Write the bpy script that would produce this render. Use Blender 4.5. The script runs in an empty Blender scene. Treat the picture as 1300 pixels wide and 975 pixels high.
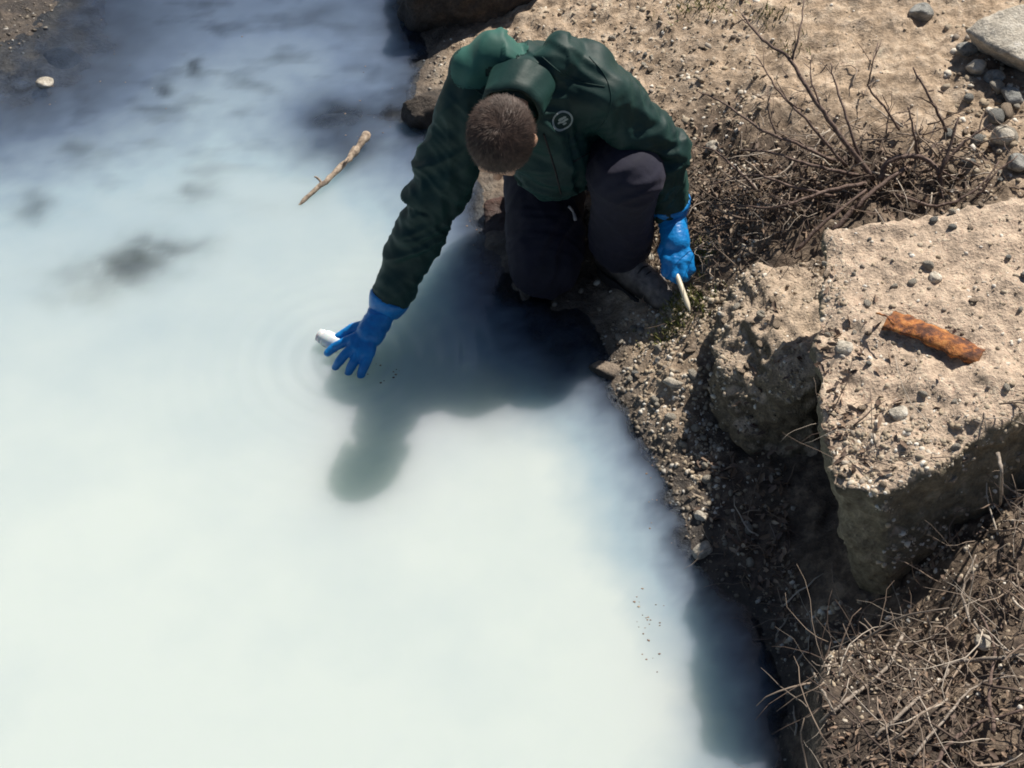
import bpy, bmesh, math, random
import numpy as np
from mathutils import Vector, Matrix
from mathutils.bvhtree import BVHTree

# ------------------------------------------------------------------ camera, light
sc = bpy.context.scene
COL = sc.collection
FPX, PITCH, CAMH = 1890.0, math.radians(48), 2.85
cam_d = bpy.data.cameras.new('camera'); cam = bpy.data.objects.new('camera', cam_d); COL.objects.link(cam)
cam.location = (0, 0, CAMH); cam.rotation_euler = (math.pi/2 - PITCH, 0, 0)
cam_d.sensor_width = 36; cam_d.lens = FPX/1300*36; cam_d.clip_end = 400; cam_d.clip_start = .05
sc.camera = cam
SUN_AZ, SUN_EL = math.radians(38), math.radians(52)      # azimuth from +Y towards +X
w = bpy.data.worlds.new('World'); sc.world = w; w.use_nodes = True
nt = w.node_tree
sky = nt.nodes.new('ShaderNodeTexSky'); sky.sky_type = 'NISHITA'; sky.sun_disc = False
sky.sun_elevation = SUN_EL; sky.sun_rotation = SUN_AZ
nt.links.new(sky.outputs[0], nt.nodes['Background'].inputs[0]); nt.nodes['Background'].inputs[1].default_value = .05
sd = bpy.data.lights.new('sun', 'SUN'); sun = bpy.data.objects.new('sun', sd); COL.objects.link(sun)
sd.energy = 5.0; sd.angle = math.radians(.55); sd.color = (1, .935, .83)
sdir = Vector((math.sin(SUN_AZ)*math.cos(SUN_EL), math.cos(SUN_AZ)*math.cos(SUN_EL), math.sin(SUN_EL)))
sun.rotation_euler = sdir.to_track_quat('Z', 'Y').to_euler()
vs = sc.view_settings; vs.view_transform = 'Standard'; vs.look = 'None'; vs.exposure = .3; vs.gamma = 1; vs.use_curve_mapping = False
sc.cycles.use_denoising = True
sc.cycles.max_bounces = 8; sc.cycles.filter_width = 1.8

# ------------------------------------------------------------------ helpers
random.seed(7); rng = np.random.default_rng(11)
CF = np.array([0, math.cos(PITCH), -math.sin(PITCH)]); CU = np.array([0, math.sin(PITCH), math.cos(PITCH)]); CR = np.array([1., 0, 0])
def at(px, py, z):
    d = CF*FPX + CR*(px-650) + CU*(487.5-py)
    return np.array([0, 0, CAMH]) + d*((z-CAMH)/d[2])

_perm = np.random.default_rng(5).permutation(256); _perm = np.concatenate([_perm]*3)
_grad = np.random.default_rng(6).normal(size=(256, 3)); _grad /= np.linalg.norm(_grad, axis=1)[:, None]
def perlin(p):
    p = np.asarray(p, float); i = np.floor(p).astype(int); f = p-i; i &= 255
    u = f*f*f*(f*(f*6-15)+10); r = 0
    for dx in (0, 1):
        for dy in (0, 1):
            for dz in (0, 1):
                g = _grad[_perm[_perm[_perm[(i[:, 0]+dx) & 255]+((i[:, 1]+dy) & 255)]+((i[:, 2]+dz) & 255)]]
                v = (g*(f-[dx, dy, dz])).sum(1)
                r = r + v*(u[:, 0] if dx else 1-u[:, 0])*(u[:, 1] if dy else 1-u[:, 1])*(u[:, 2] if dz else 1-u[:, 2])
    return r
def fbm(p, o=4, lac=2.03, gain=.5):
    p = np.asarray(p, float); r = 0; a = 1
    for k in range(o):
        r = r + a*perlin(p+17.3*k); p = p*lac; a *= gain
    return r

def mesh(name, V, F, smooth=True):
    me = bpy.data.meshes.new(name)
    V = np.ascontiguousarray(V, dtype=np.float32)
    if isinstance(F, np.ndarray):
        n = F.shape[1]; me.vertices.add(len(V)); me.vertices.foreach_set('co', V.ravel())
        me.loops.add(F.size); me.loops.foreach_set('vertex_index', F.astype(np.int32).ravel())
        me.polygons.add(len(F)); me.polygons.foreach_set('loop_start', np.arange(0, F.size, n, dtype=np.int32))
        me.update(calc_edges=True)
    else:
        me.from_pydata([tuple(map(float, v)) for v in V], [], F)
    if smooth:
        me.polygons.foreach_set('use_smooth', np.ones(len(me.polygons), dtype=bool))
    me.update(); return me
def link(name, me, mat=None, parent=None, label=None, cat=None, group=None, kind=None):
    o = bpy.data.objects.new(name, me); COL.objects.link(o)
    if mat is not None and me is not None:
        me.materials.clear(); me.materials.append(mat)
    if parent is not None: o.parent = parent
    if label: o['label'] = label
    if cat: o['category'] = cat
    if group: o['group'] = group
    if kind: o['kind'] = kind
    return o
def empty_at(name, loc, label, cat, group=None):
    o = link(name, None, None, None, label, cat, group); o.location = loc; o.empty_display_size = .1
    bpy.context.view_layer.update()
    return o
def adopt(o, parent):            # parent while keeping world-space vertices
    o.parent = parent; o.matrix_parent_inverse = parent.matrix_world.inverted(); return o
def verts(me):
    a = np.empty(len(me.vertices)*3, np.float32); me.vertices.foreach_get('co', a); return a.reshape(-1, 3).astype(float)
def normals(me):
    a = np.empty(len(me.vertices)*3, np.float32); me.vertices.foreach_get('normal', a); return a.reshape(-1, 3).astype(float)
def setverts(me, V):
    me.vertices.foreach_set('co', np.ascontiguousarray(V, dtype=np.float32).ravel()); me.update()

def baked(me, mods):             # run modifiers on a mesh and return the result
    o = bpy.data.objects.new('temporary', me); COL.objects.link(o)
    for t, kw in mods:
        m = o.modifiers.new(t, t)
        for k, v in kw.items(): setattr(m, k, v)
    dg = bpy.context.evaluated_depsgraph_get(); dg.update()
    r = bpy.data.meshes.new_from_object(o.evaluated_get(dg), depsgraph=dg)
    bpy.data.objects.remove(o); bpy.data.meshes.remove(me)
    r.polygons.foreach_set('use_smooth', np.ones(len(r.polygons), dtype=bool)); return r

# unit sphere template
def _ico(s):
    b = bmesh.new(); bmesh.ops.create_icosphere(b, subdivisions=s, radius=1)
    V = np.array([v.co[:] for v in b.verts]); F = np.array([[v.index for v in f.verts] for f in b.faces]); b.free(); return V, F
ICO = {s: _ico(s) for s in (1, 2, 3, 4)}

class Solid:                      # collects overlapping closed shapes, fused by a voxel remesh
    def __init__(s): s.V = []; s.F = []; s.n = 0
    def add(s, V, F):
        s.V.append(np.asarray(V, float)); s.F += [[i+s.n for i in f] for f in F]; s.n += len(V)
    def ell(s, c, axes, r):
        V, F = ICO[3]; A = np.array(axes, float); s.add(np.array(c)+(V*np.array(r))@A, F.tolist())
    def cone(s, a, b, ra, rb, n=20, flat=None):     # round-ended tapered limb
        a = np.array(a, float); b = np.array(b, float); d = b-a; L = np.linalg.norm(d); d /= max(L, 1e-9)
        u = np.cross(d, [0, 0, 1.]) if abs(d[2]) < .9 else np.cross(d, [1., 0, 0]); u /= np.linalg.norm(u); v = np.cross(d, u)
        R = []; 
        for k in range(1, 6): t = -math.pi/2*(1-k/5.5); R.append((a+d*ra*math.sin(t), ra*math.cos(t)))
        for k in range(1, 8): R.append((a+d*L*k/8, ra+(rb-ra)*k/8))
        for k in range(0, 5): t = math.pi/2*k/5.5; R.append((b+d*rb*math.sin(t), rb*math.cos(t)))
        V = [a-d*ra]; 
        for c, r in R:
            for k in range(n):
                q = u*math.cos(2*math.pi*k/n)+v*math.sin(2*math.pi*k/n); V.append(c+q*r)
        V.append(b+d*rb); V = np.array(V); m = len(R); F = []
        for k in range(n): F.append([0, 1+(k+1) % n, 1+k])
        for j in range(m-1):
            for k in range(n): F.append([1+j*n+k, 1+j*n+(k+1) % n, 1+(j+1)*n+(k+1) % n, 1+(j+1)*n+k])
        e = len(V)-1
        for k in range(n): F.append([e, 1+(m-1)*n+k, 1+(m-1)*n+(k+1) % n])
        if flat is not None:
            ax = np.array(flat[0], float); ax /= np.linalg.norm(ax); mid = a; V = V-((V-mid)@ax)[:, None]*ax*(1-flat[1])
        s.add(V, F)
    def chain(s, pts, rad):
        for k in range(len(pts)-1): s.cone(pts[k], pts[k+1], rad[k], rad[k+1])
    def build(s, name, voxel, smooth=4, factor=.5):
        me = mesh(name, np.concatenate(s.V), s.F)
        r = baked(me, [('REMESH', dict(mode='VOXEL', voxel_size=voxel, use_smooth_shade=True)), ('SMOOTH', dict(iterations=smooth, factor=factor))])
        r.name = name; return r

def tube(pts, rad, n=6, cap=True):
    P = np.array(pts, float); m = len(P); V = []; F = []
    T = np.gradient(P, axis=0); T /= np.linalg.norm(T, axis=1)[:, None]+1e-9
    u = np.cross(T[0], [0.3, .2, 1]); u /= np.linalg.norm(u)
    for i in range(m):
        u = u-T[i]*(u@T[i]); u /= np.linalg.norm(u)+1e-9; v = np.cross(T[i], u)
        for k in range(n):
            a = 2*math.pi*k/n; V.append(P[i]+(u*math.cos(a)+v*math.sin(a))*rad[i])
    for i in range(m-1):
        for k in range(n): F.append([i*n+k, i*n+(k+1) % n, (i+1)*n+(k+1) % n, (i+1)*n+k])
    if cap: F.append(list(range(n))[::-1]); F.append([(m-1)*n+k for k in range(n)])
    return np.array(V), F
def spline(pts, k=5):            # Catmull-Rom through points
    P = np.array(pts, float); Q = np.vstack([2*P[0]-P[1], P, 2*P[-1]-P[-2]]); out = []
    for i in range(1, len(Q)-2):
        for j in range(k):
            t = j/k; a, b, c, d = Q[i-1], Q[i], Q[i+1], Q[i+2]
            out.append(.5*((2*b)+(c-a)*t+(2*a-5*b+4*c-d)*t*t+(3*b-a-3*c+d)*t**3))
    out.append(P[-1]); return np.array(out)

def hull_rock(name, pts, voxel, amp, freq, seed, mat, label=None, cat=None, group=None, smooth=3, kind=None):
    b = bmesh.new()
    for p in pts: b.verts.new(tuple(map(float, p)))
    g = bmesh.ops.convex_hull(b, input=b.verts)
    bmesh.ops.delete(b, geom=[v for v in g['geom_interior'] if isinstance(v, bmesh.types.BMVert)], context='VERTS')
    me = bpy.data.meshes.new(name); b.to_mesh(me); b.free()
    me = baked(me, [('REMESH', dict(mode='VOXEL', voxel_size=voxel)), ('SMOOTH', dict(iterations=smooth, factor=.5))])
    V = verts(me); N = normals(me)
    d = fbm(V*freq+seed*3.7, 5)*amp + (np.abs(perlin(V*freq*.45+seed))*-2+.5)*amp*.8
    d = d+fbm(V*freq*4.3+seed, 3)*amp*.38
    setverts(me, V+N*d[:, None]); me.name = name
    return link(name, me, mat, None, label, cat, group, kind)

# ------------------------------------------------------------------ materials
def mat(name, build):
    m = bpy.data.materials.new(name); m.use_nodes = True; T = m.node_tree; B = T.nodes['Principled BSDF']
    build(T, B, lambda t, **k: _node(T, t, **k)); return m
def _node(T, t, **k):
    n = T.nodes.new(t)
    for a, v in k.items():
        if a.startswith('i_'):
            key = a[2:]; key = int(key) if key.isdigit() else key
            n.inputs[key].default_value = v
        else: setattr(n, a, v)
    return n
def ramp(T, fac, stops):
    n = T.nodes.new('ShaderNodeValToRGB'); e = n.color_ramp.elements
    while len(e) > 1: e.remove(e[-1])
    e[0].position, e[0].color = stops[0][0], (*stops[0][1], 1)
    for p, c in stops[1:]:
        x = e.new(p); x.color = (*c, 1)
    T.links.new(fac, n.inputs[0]); return n.outputs[0]
def noise(T, scale, detail=5, rough=.55, vec=None, out=0):
    n = T.nodes.new('ShaderNodeTexNoise'); n.inputs['Scale'].default_value = scale; n.inputs['Detail'].default_value = detail; n.inputs['Roughness'].default_value = rough
    if vec is None:
        g = T.nodes.get('TC') or T.nodes.new('ShaderNodeTexCoord'); g.name = 'TC'; vec = g.outputs['Object']
    T.links.new(vec, n.inputs['Vector']); return n.outputs[out]
def mix(T, f, a, b, mode='MIX'):
    n = T.nodes.new('ShaderNodeMix'); n.data_type = 'RGBA'; n.blend_type = mode
    for s, v in ((0, f), (6, a), (7, b)):
        if hasattr(v, 'is_linked') or hasattr(v, 'links'): T.links.new(v, n.inputs[s])
        elif s == 0: n.inputs[0].default_value = v
        else: n.inputs[s].default_value = (*v, 1)
    return n.outputs[2]
def math_(T, op, a, b=None, c=None, clamp=False):
    n = T.nodes.new('ShaderNodeMath'); n.operation = op; n.use_clamp = clamp
    for k, v in enumerate((a, b, c)):
        if v is None: continue
        if hasattr(v, 'links'): T.links.new(v, n.inputs[k])
        else: n.inputs[k].default_value = v
    return n.outputs[0]
def bump(T, B, h, dist, strength=1.0):
    n = T.nodes.new('ShaderNodeBump'); n.inputs['Distance'].default_value = dist; n.inputs['Strength'].default_value = strength
    T.links.new(h, n.inputs['Height']); T.links.new(n.outputs[0], B.inputs['Normal'])
def attr(T, name):
    n = T.nodes.new('ShaderNodeAttribute'); n.attribute_name = name; return n.outputs['Fac']
def wet_by_height(T, col, B, lo=.012, hi=.05, rough=.9):   # damp strip along the waterline
    g = T.nodes.new('ShaderNodeNewGeometry'); s = T.nodes.new('ShaderNodeSeparateXYZ'); T.links.new(g.outputs['Position'], s.inputs[0])
    nz = noise(T, 14, 3, vec=g.outputs['Position'])
    z = math_(T, 'ADD', s.outputs[2], math_(T, 'MULTIPLY', math_(T, 'SUBTRACT', nz, .5), .05))
    m = T.nodes.new('ShaderNodeMapRange'); m.inputs[1].default_value = lo; m.inputs[2].default_value = hi; m.inputs[3].default_value = 1; m.inputs[4].default_value = 0
    T.links.new(z, m.inputs[0]); wet = m.outputs[0]
    out = mix(T, math_(T, 'MULTIPLY', wet, .68), col, (.02, .019, .02))
    T.links.new(math_(T, 'SUBTRACT', rough, math_(T, 'MULTIPLY', wet, .45)), B.inputs['Roughness'])
    T.links.new(out, B.inputs['Base Color'])

def b_ground(T, B, N):
    big = noise(T, 5, 6, .6); fine = noise(T, 60, 6, .7); mid = noise(T, 22, 5, .65)
    sand = ramp(T, mid, [(.3, (.27, .195, .13)), (.5, (.48, .365, .26)), (.7, (.66, .535, .41))])
    soil = ramp(T, mid, [(.3, (.045, .032, .025)), (.5, (.125, .092, .068)), (.72, (.31, .235, .17))])
    h = math_(T, 'ADD', attr(T, 'humus_shade'), math_(T, 'MULTIPLY', math_(T, 'SUBTRACT', big, .47), 1.5), clamp=True)
    c = mix(T, h, sand, soil)
    c = mix(T, .75, c, ramp(T, fine, [(.3, (.35, .33, .31)), (.5, (.5, .5, .5)), (.72, (.78, .76, .74))]), 'OVERLAY')
    wet_by_height(T, c, B)
    bump(T, B, math_(T, 'ADD', fine, mid), .012, .9)
M_ground = mat('bank_soil', b_ground)

def stone_builder(dark, mid_c, light, topdust=None, scale=30, bumpd=.008, wet=True):
    def f(T, B, N):
        a = noise(T, scale, 8, .68); b = noise(T, scale*.22, 4, .6); c3 = noise(T, scale*5, 4, .6)
        c = ramp(T, a, [(.28, dark), (.5, mid_c), (.74, light)])
        c = mix(T, .55, c, ramp(T, b, [(.3, (.3, .3, .29)), (.7, (.68, .67, .66))]), 'OVERLAY')
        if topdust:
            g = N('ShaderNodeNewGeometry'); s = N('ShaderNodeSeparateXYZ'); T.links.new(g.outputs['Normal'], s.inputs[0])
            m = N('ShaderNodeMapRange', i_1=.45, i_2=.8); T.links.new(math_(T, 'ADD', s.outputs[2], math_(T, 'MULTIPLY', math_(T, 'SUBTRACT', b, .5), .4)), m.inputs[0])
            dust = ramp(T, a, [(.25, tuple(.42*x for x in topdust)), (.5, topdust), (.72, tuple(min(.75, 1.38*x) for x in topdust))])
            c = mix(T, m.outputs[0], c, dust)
        c = mix(T, .6, c, ramp(T, c3, [(.25, (.25, .25, .25)), (.5, (.5, .5, .5)), (.75, (.8, .8, .8))]), 'OVERLAY')
        if wet: wet_by_height(T, c, B)
        else:
            T.links.new(c, B.inputs['Base Color']); B.inputs['Roughness'].default_value = .9
        bump(T, B, math_(T, 'ADD', a, math_(T, 'MULTIPLY', c3, .6)), bumpd, .9)
    return f
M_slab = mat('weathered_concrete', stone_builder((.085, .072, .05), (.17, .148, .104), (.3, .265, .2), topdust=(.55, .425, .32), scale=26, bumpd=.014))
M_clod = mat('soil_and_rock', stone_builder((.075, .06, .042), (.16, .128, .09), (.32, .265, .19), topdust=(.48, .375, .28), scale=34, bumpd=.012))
M_soil = mat('dark_soil', stone_builder((.03, .022, .018), (.085, .064, .05), (.19, .145, .11), scale=40, bumpd=.014))
M_darkrock = mat('dark_rock', stone_builder((.02, .017, .015), (.055, .045, .038), (.12, .095, .075), scale=24))
M_redrock = mat('red_brown_rock', stone_builder((.03, .015, .012), (.075, .035, .026), (.14, .075, .055), scale=24))
M_palerock = mat('pale_rock', stone_builder((.3, .265, .215), (.5, .455, .385), (.68, .635, .56), scale=30, wet=False))
M_greyrock = mat('grey_rock', stone_builder((.13, .13, .125), (.28, .28, .265), (.45, .445, .42), scale=40, wet=False))
M_bedstone = mat('stream_stone', stone_builder((.012, .013, .016), (.03, .031, .036), (.07, .07, .075), scale=30, wet=False))

def b_gravel(T, B, N):
    g = N('ShaderNodeNewGeometry'); r = g.outputs['Random Per Island']
    c = ramp(T, r, [(0, (.13, .1, .075)), (.1, (.27, .215, .155)), (.3, (.43, .345, .245)), (.5, (.34, .285, .215)), (.62, (.5, .42, .32)), (.76, (.24, .2, .165)), (.86, (.6, .54, .45)), (1, (.76, .72, .65))])
    c = mix(T, .4, c, ramp(T, noise(T, 90, 4, .6), [(.3, (.3, .3, .3)), (.7, (.7, .7, .7))]), 'OVERLAY')
    wet_by_height(T, c, B, lo=.0, hi=.035)
    bump(T, B, noise(T, 160, 3), .003, .6)
M_gravel = mat('gravel_stones', b_gravel)
def b_litter(T, B, N):
    g = N('ShaderNodeNewGeometry'); r = g.outputs['Random Per Island']
    T.links.new(ramp(T, r, [(0, (.06, .038, .03)), (.3, (.18, .12, .085)), (.6, (.31, .22, .155)), (.85, (.13, .09, .075)), (1, (.5, .4, .3))]), B.inputs['Base Color']); B.inputs['Roughness'].default_value = .8
M_litter = mat('dead_leaf', b_litter)
def bark(name, a, b, c):
    def f(T, B, N):
        n = noise(T, 70, 5, .65)
        T.links.new(ramp(T, n, [(.3, a), (.52, b), (.72, c)]), B.inputs['Base Color']); B.inputs['Roughness'].default_value = .85
        bump(T, B, noise(T, 190, 4), .003, .8)
    return mat(name, f)
M_twig = bark('dry_twig_bark', (.055, .035, .03), (.15, .1, .082), (.27, .2, .165))
M_paletwig = bark('weathered_twig', (.14, .11, .09), (.3, .25, .205), (.46, .4, .34))
M_drift = bark('driftwood_bark', (.12, .09, .07), (.36, .28, .21), (.56, .47, .37))
def b_brush(T, B, N):
    g = N('ShaderNodeNewGeometry'); r = g.outputs['Random Per Island']
    T.links.new(ramp(T, r, [(0, (.08, .055, .045)), (.3, (.2, .145, .11)), (.55, (.34, .265, .205)), (.7, (.12, .085, .066)), (1, (.6, .52, .43))]), B.inputs['Base Color']); B.inputs['Roughness'].default_value = .85
M_brush = mat('dry_brush', b_brush)
def b_rust(T, B, N):
    n = noise(T, 38, 6, .65); n2 = noise(T, 14, 3)
    c = ramp(T, n, [(.3, (.035, .014, .010)), (.45, (.13, .05, .028)), (.55, (.42, .15, .04)), (.7, (.62, .33, .12))])
    c = mix(T, ramp(T, n2, [(.5, (0, 0, 0)), (.75, (.7, .7, .7))]), c, (.42, .17, .04))
    T.links.new(c, B.inputs['Base Color']); B.inputs['Roughness'].default_value = .85; bump(T, B, n, .008, .9)
M_rust = mat('rusted_metal', b_rust)
def b_moss(T, B, N):
    g = N('ShaderNodeNewGeometry'); T.links.new(ramp(T, g.outputs['Random Per Island'], [(0, (.06, .085, .015)), (.5, (.12, .14, .03)), (1, (.3, .28, .09))]), B.inputs['Base Color']); B.inputs['Roughness'].default_value = .7
M_grass = mat('short_grass', b_moss)

def b_water(T, B, N):
    conc = attr(T, 'milk'); op = attr(T, 'murk')
    n = noise(T, 1.7, 4, .55); n2 = noise(T, 6, 3, .5)
    k = math_(T, 'ADD', conc, math_(T, 'ADD', math_(T, 'MULTIPLY', math_(T, 'SUBTRACT', n, .5), .32), math_(T, 'MULTIPLY', math_(T, 'SUBTRACT', n2, .5), .07)), clamp=True)
    col = ramp(T, k, [(0, (.05, .072, .12)), (.3, (.14, .19, .275)), (.62, (.32, .412, .47)), (1, (.54, .60, .585))])
    T.links.new(col, B.inputs['Base Color'])
    B.inputs['Subsurface Weight'].default_value = 1; B.inputs['Subsurface Radius'].default_value = (1, 1.06, .9); B.inputs['Subsurface Scale'].default_value = .48
    B.inputs['Roughness'].default_value = .06; B.inputs['IOR'].default_value = 1.33
    # ripples spreading from the dipped hand and a faint current texture
    g = N('ShaderNodeNewGeometry'); vm = N('ShaderNodeVectorMath', operation='DISTANCE'); T.links.new(g.outputs['Position'], vm.inputs[0]); vm.inputs[1].default_value = RIPPLE
    d = vm.outputs['Value']
    ring = math_(T, 'MULTIPLY', math_(T, 'SINE', math_(T, 'MULTIPLY', d, 115)), math_(T, 'POWER', 2.718, math_(T, 'MULTIPLY', d, -6.5)))
    mp = N('ShaderNodeMapping'); mp.inputs['Scale'].default_value = (1.4, 1, 1); T.links.new(g.outputs['Position'], mp.inputs[0])
    h = math_(T, 'ADD', math_(T, 'MULTIPLY', ring, 2.2), math_(T, 'MULTIPLY', noise(T, 9, 3, .5, vec=mp.outputs[0]), .55))
    bump(T, B, h, .0035, .6)
    tr = N('ShaderNodeBsdfTransparent'); tr.inputs[0].default_value = (.72, .8, .9, 1)
    gl = N('ShaderNodeBsdfGlossy'); gl.inputs['Roughness'].default_value = .05
    fr = N('ShaderNodeFresnel', i_IOR=1.33); thin = N('ShaderNodeMixShader')
    T.links.new(fr.outputs[0], thin.inputs[0]); T.links.new(tr.outputs[0], thin.inputs[1]); T.links.new(gl.outputs[0], thin.inputs[2])
    mx = N('ShaderNodeMixShader'); T.links.new(op, mx.inputs[0]); T.links.new(thin.outputs[0], mx.inputs[1]); T.links.new(B.outputs[0], mx.inputs[2])
    T.links.new(mx.outputs[0], T.nodes['Material Output'].inputs[0])
RIPPLE = tuple(at(440, 455, 0))
M_water = mat('milky_water', b_water)

def cloth(name, base, light, rough, sheen, tint, bd=.0012, spec=.5):
    def f(T, B, N):
        n = noise(T, 9, 4, .6)
        T.links.new(ramp(T, n, [(.3, base), (.72, light)]), B.inputs['Base Color']); B.inputs['Roughness'].default_value = rough
        B.inputs['Sheen Weight'].default_value = sheen; B.inputs['Sheen Roughness'].default_value = .6; B.inputs['Sheen Tint'].default_value = (*tint, 1)
        B.inputs['Specular IOR Level'].default_value = spec
        bump(T, B, math_(T, 'ADD', noise(T, 24, 3), math_(T, 'MULTIPLY', noise(T, 700, 2), .08)), bd*3, .7)
    return mat(name, f)
M_jacket = cloth('green_jacket_shell', (.0038, .0195, .0195), (.0085, .036, .033), .58, .06, (.3, .9, .75), bd=.0010, spec=.3)
M_sunlit_teal = cloth('teal_painted_sunlight', (.018, .082, .068), (.034, .13, .105), .6, .08, (.6, .95, .85), bd=.0006, spec=.3)  # jacket cloth lightened to stand for sun on the shoulder
M_trouser = cloth('navy_trouser_cloth', (.0032, .0036, .013), (.0075, .008, .026), .85, .05, (.75, .7, .9))
def b_glove(T, B, N):
    n = noise(T, 30, 3)
    T.links.new(ramp(T, n, [(.3, (.003, .16, .48)), (.7, (.010, .26, .68))]), B.inputs['Base Color']); B.inputs['Roughness'].default_value = .38
    bump(T, B, noise(T, 45, 3), .006, .6)
M_glove = mat('blue_nitrile', b_glove)
def b_skin(T, B, N):
    T.links.new(ramp(T, noise(T, 40, 4), [(.3, (.40, .235, .16)), (.7, (.52, .32, .225))]), B.inputs['Base Color']); B.inputs['Roughness'].default_value = .5
    B.inputs['Subsurface Weight'].default_value = .15; B.inputs['Subsurface Radius'].default_value = (.01, .004, .002)
M_skin = mat('skin', b_skin)
def b_hair(T, B, N):
    T.links.new(ramp(T, noise(T, 60, 4), [(.3, (.03, .017, .012)), (.55, (.065, .038, .028)), (.8, (.13, .085, .065))]), B.inputs['Base Color']); B.inputs['Roughness'].default_value = .62
M_hair = mat('dark_brown_hair', b_hair)
def b_boot(T, B, N):
    g = N('ShaderNodeNewGeometry'); s = N('ShaderNodeSeparateXYZ'); T.links.new(g.outputs['Normal'], s.inputs[0])
    n = noise(T, 26, 5, .65)
    d = math_(T, 'MULTIPLY', math_(T, 'ADD', s.outputs[2], .25, clamp=True), ramp(T, n, [(.35, (.25, .25, .25)), (.65, (1, 1, 1))]))
    c = mix(T, d, (.014, .012, .012), (.3, .26, .24)); T.links.new(c, B.inputs['Base Color']); B.inputs['Roughness'].default_value = .7  # dust on upward faces, made paler to stand for sun on the toe
    bump(T, B, n, .004, .7)
M_boot = mat('dusty_sunlit_boot_leather', b_boot)
def plain(name, c, r=.5, **k):
    def f(T, B, N):
        T.links.new(ramp(T, noise(T, 45, 3), [(.3, tuple(.82*x for x in c)), (.7, c)]), B.inputs['Base Color']); B.inputs['Roughness'].default_value = r
        for a, v in k.items(): B.inputs[a.replace('_', ' ')].default_value = v
    return mat(name, f)
M_sole = plain('black_rubber', (.018, .016, .017), .8)
M_emblem = plain('grey_print', (.30, .36, .36), .7)
M_cord = plain('pale_cord', (.5, .47, .48), .6)
M_bottle = plain('white_plastic', (.82, .83, .83), .35, Subsurface_Weight=.3, Subsurface_Scale=.01)
M_pen = plain('cream_plastic', (.74, .66, .5), .4)
M_eye = plain('eye_white', (.7, .68, .66), .3)

# ------------------------------------------------------------------ terrain
CP = []
def cp(px, py, z, zp=None): p = at(px, py, z if zp is None else zp); CP.append((p[0], p[1], z))
shore = [(512, -60), (520, 18), (545, 68), (527, 105), (515, 150), (560, 172), (600, 215), (612, 262), (620, 312), (640, 378), (700, 396), (757, 398), (766, 440), (778, 490), (803, 520), (832, 575), (858, 640), (878, 700), (915, 745), (955, 778), (985, 840), (1000, 900), (1008, 1000)]
for x, y in shore: cp(x, y, 0)
for x, y in [(470, -40), (480, 40), (492, 110), (500, 170), (545, 225), (570, 290), (590, 350), (740, 470), (750, 520), (790, 580), (815, 650), (838, 720)]: cp(x, y, -.06, 0)
for x, y in [(880, 780), (925, 850), (945, 930), (960, 1000)]: cp(x, y, -.07, 0)
for x, y in [(380, -40), (380, 80), (390, 240), (470, 330), (600, 480), (680, 600), (760, 760), (830, 900), (500, 600), (300, 400), (100, 500), (100, 900), (500, 900), (-200, 700), (-200, 400), (-50, 300), (200, 250), (300, 120)]: cp(x, y, -.22, 0)
for x, y, z in [(5, 15, .012), (60, 8, .004), (-60, 40, .018), (-60, -40, .06), (60, 90, -.02), (120, 40, -.035), (110, 130, -.05), (30, 150, -.05), (170, 90, -.08), (40, 220, -.12)]: cp(x, y, z, 0)
for x, y, z in [(420, 150, -.035), (440, 185, -.045), (395, 140, -.06)]: cp(x, y, z, 0)
for x, y, z in [(640, 110, .09), (700, 40, .13), (620, 70, .06), (570, 120, .035), (560, 60, .03), (800, 60, .2), (900, 60, .27), (850, 200, .2), (740, 150, .13), (700, 250, .05), (690, 330, .012), (750, 350, .02),
                (800, 300, .1), (800, 395, .05), (850, 420, .09), (820, 470, .05), (860, 540, .06), (900, 330, .19), (950, 240, .28), (1000, 130, .36), (1100, 80, .42), (1200, 150, .43),
                (1280, 40, .48), (1290, 200, .45), (1100, 250, .36), (1000, 330, .26), (850, 480, .09), (900, 460, .13), (960, 400, .2), (930, 520, .07), (950, 600, .06), (1000, 560, .08), (1020, 700, .07), (930, 680, .035),
                (1030, 830, .05), (1050, 890, .12), (1060, 950, .16), (1060, 1010, .16), (1075, 870, .15), (1060, 790, .1), (1100, 950, .26), (1200, 900, .32), (1290, 850, .37), (1290, 960, .37), (1180, 800, .24), (1300, 680, .4), (1230, 720, .33),
                (1500, 100, .5), (1500, 400, .4), (1500, 800, .3), (1150, 450, .25), (1200, 560, .25), (900, -100, .3), (1200, -100, .5)]: cp(x, y, z)
for x, y, z in [(690, 415, -.02), (740, 425, -.015), (655, 440, -.05), (720, 470, -.035), (760, 520, -.04), (640, 400, -.04)]: cp(x, y, z, 0)  # shallows raised by the feet so the dark bed deepens the shadow
CP = np.array(CP)
def _solve():
    d = np.linalg.norm(CP[:, None, :2]-CP[None, :, :2], axis=2); n = len(CP)
    A = np.zeros((n+1, n+1)); A[:n, :n] = -d; A[:n, n] = 1; A[n, :n] = 1; A[:n, :n] += np.eye(n)*.004
    return np.linalg.solve(A, np.append(CP[:, 2], 0))
RB = _solve()
def base_h(x, y):
    X = np.clip(x, -2.4, 2.2); Y = np.clip(y, .9, 4.9); r = np.full(len(X), RB[-1])
    for s in range(0, len(X), 20000):
        q = np.stack([X[s:s+20000], Y[s:s+20000]], 1); r[s:s+20000] -= np.linalg.norm(q[:, None]-CP[None, :, :2], axis=2)@RB[:-1]
    return r
def height(x, y):
    h = base_h(x, y); p = np.stack([x, y, 0*x], 1)
    a = np.clip((h+.06)/.16, .25, 1)
    h = h + a*(fbm(p*5, 4)*.024 + fbm(p*17+5, 4)*.022 + fbm(p*55, 3)*.010)
    # gravel spit stays low and flat, bed deeper
    return h
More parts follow.
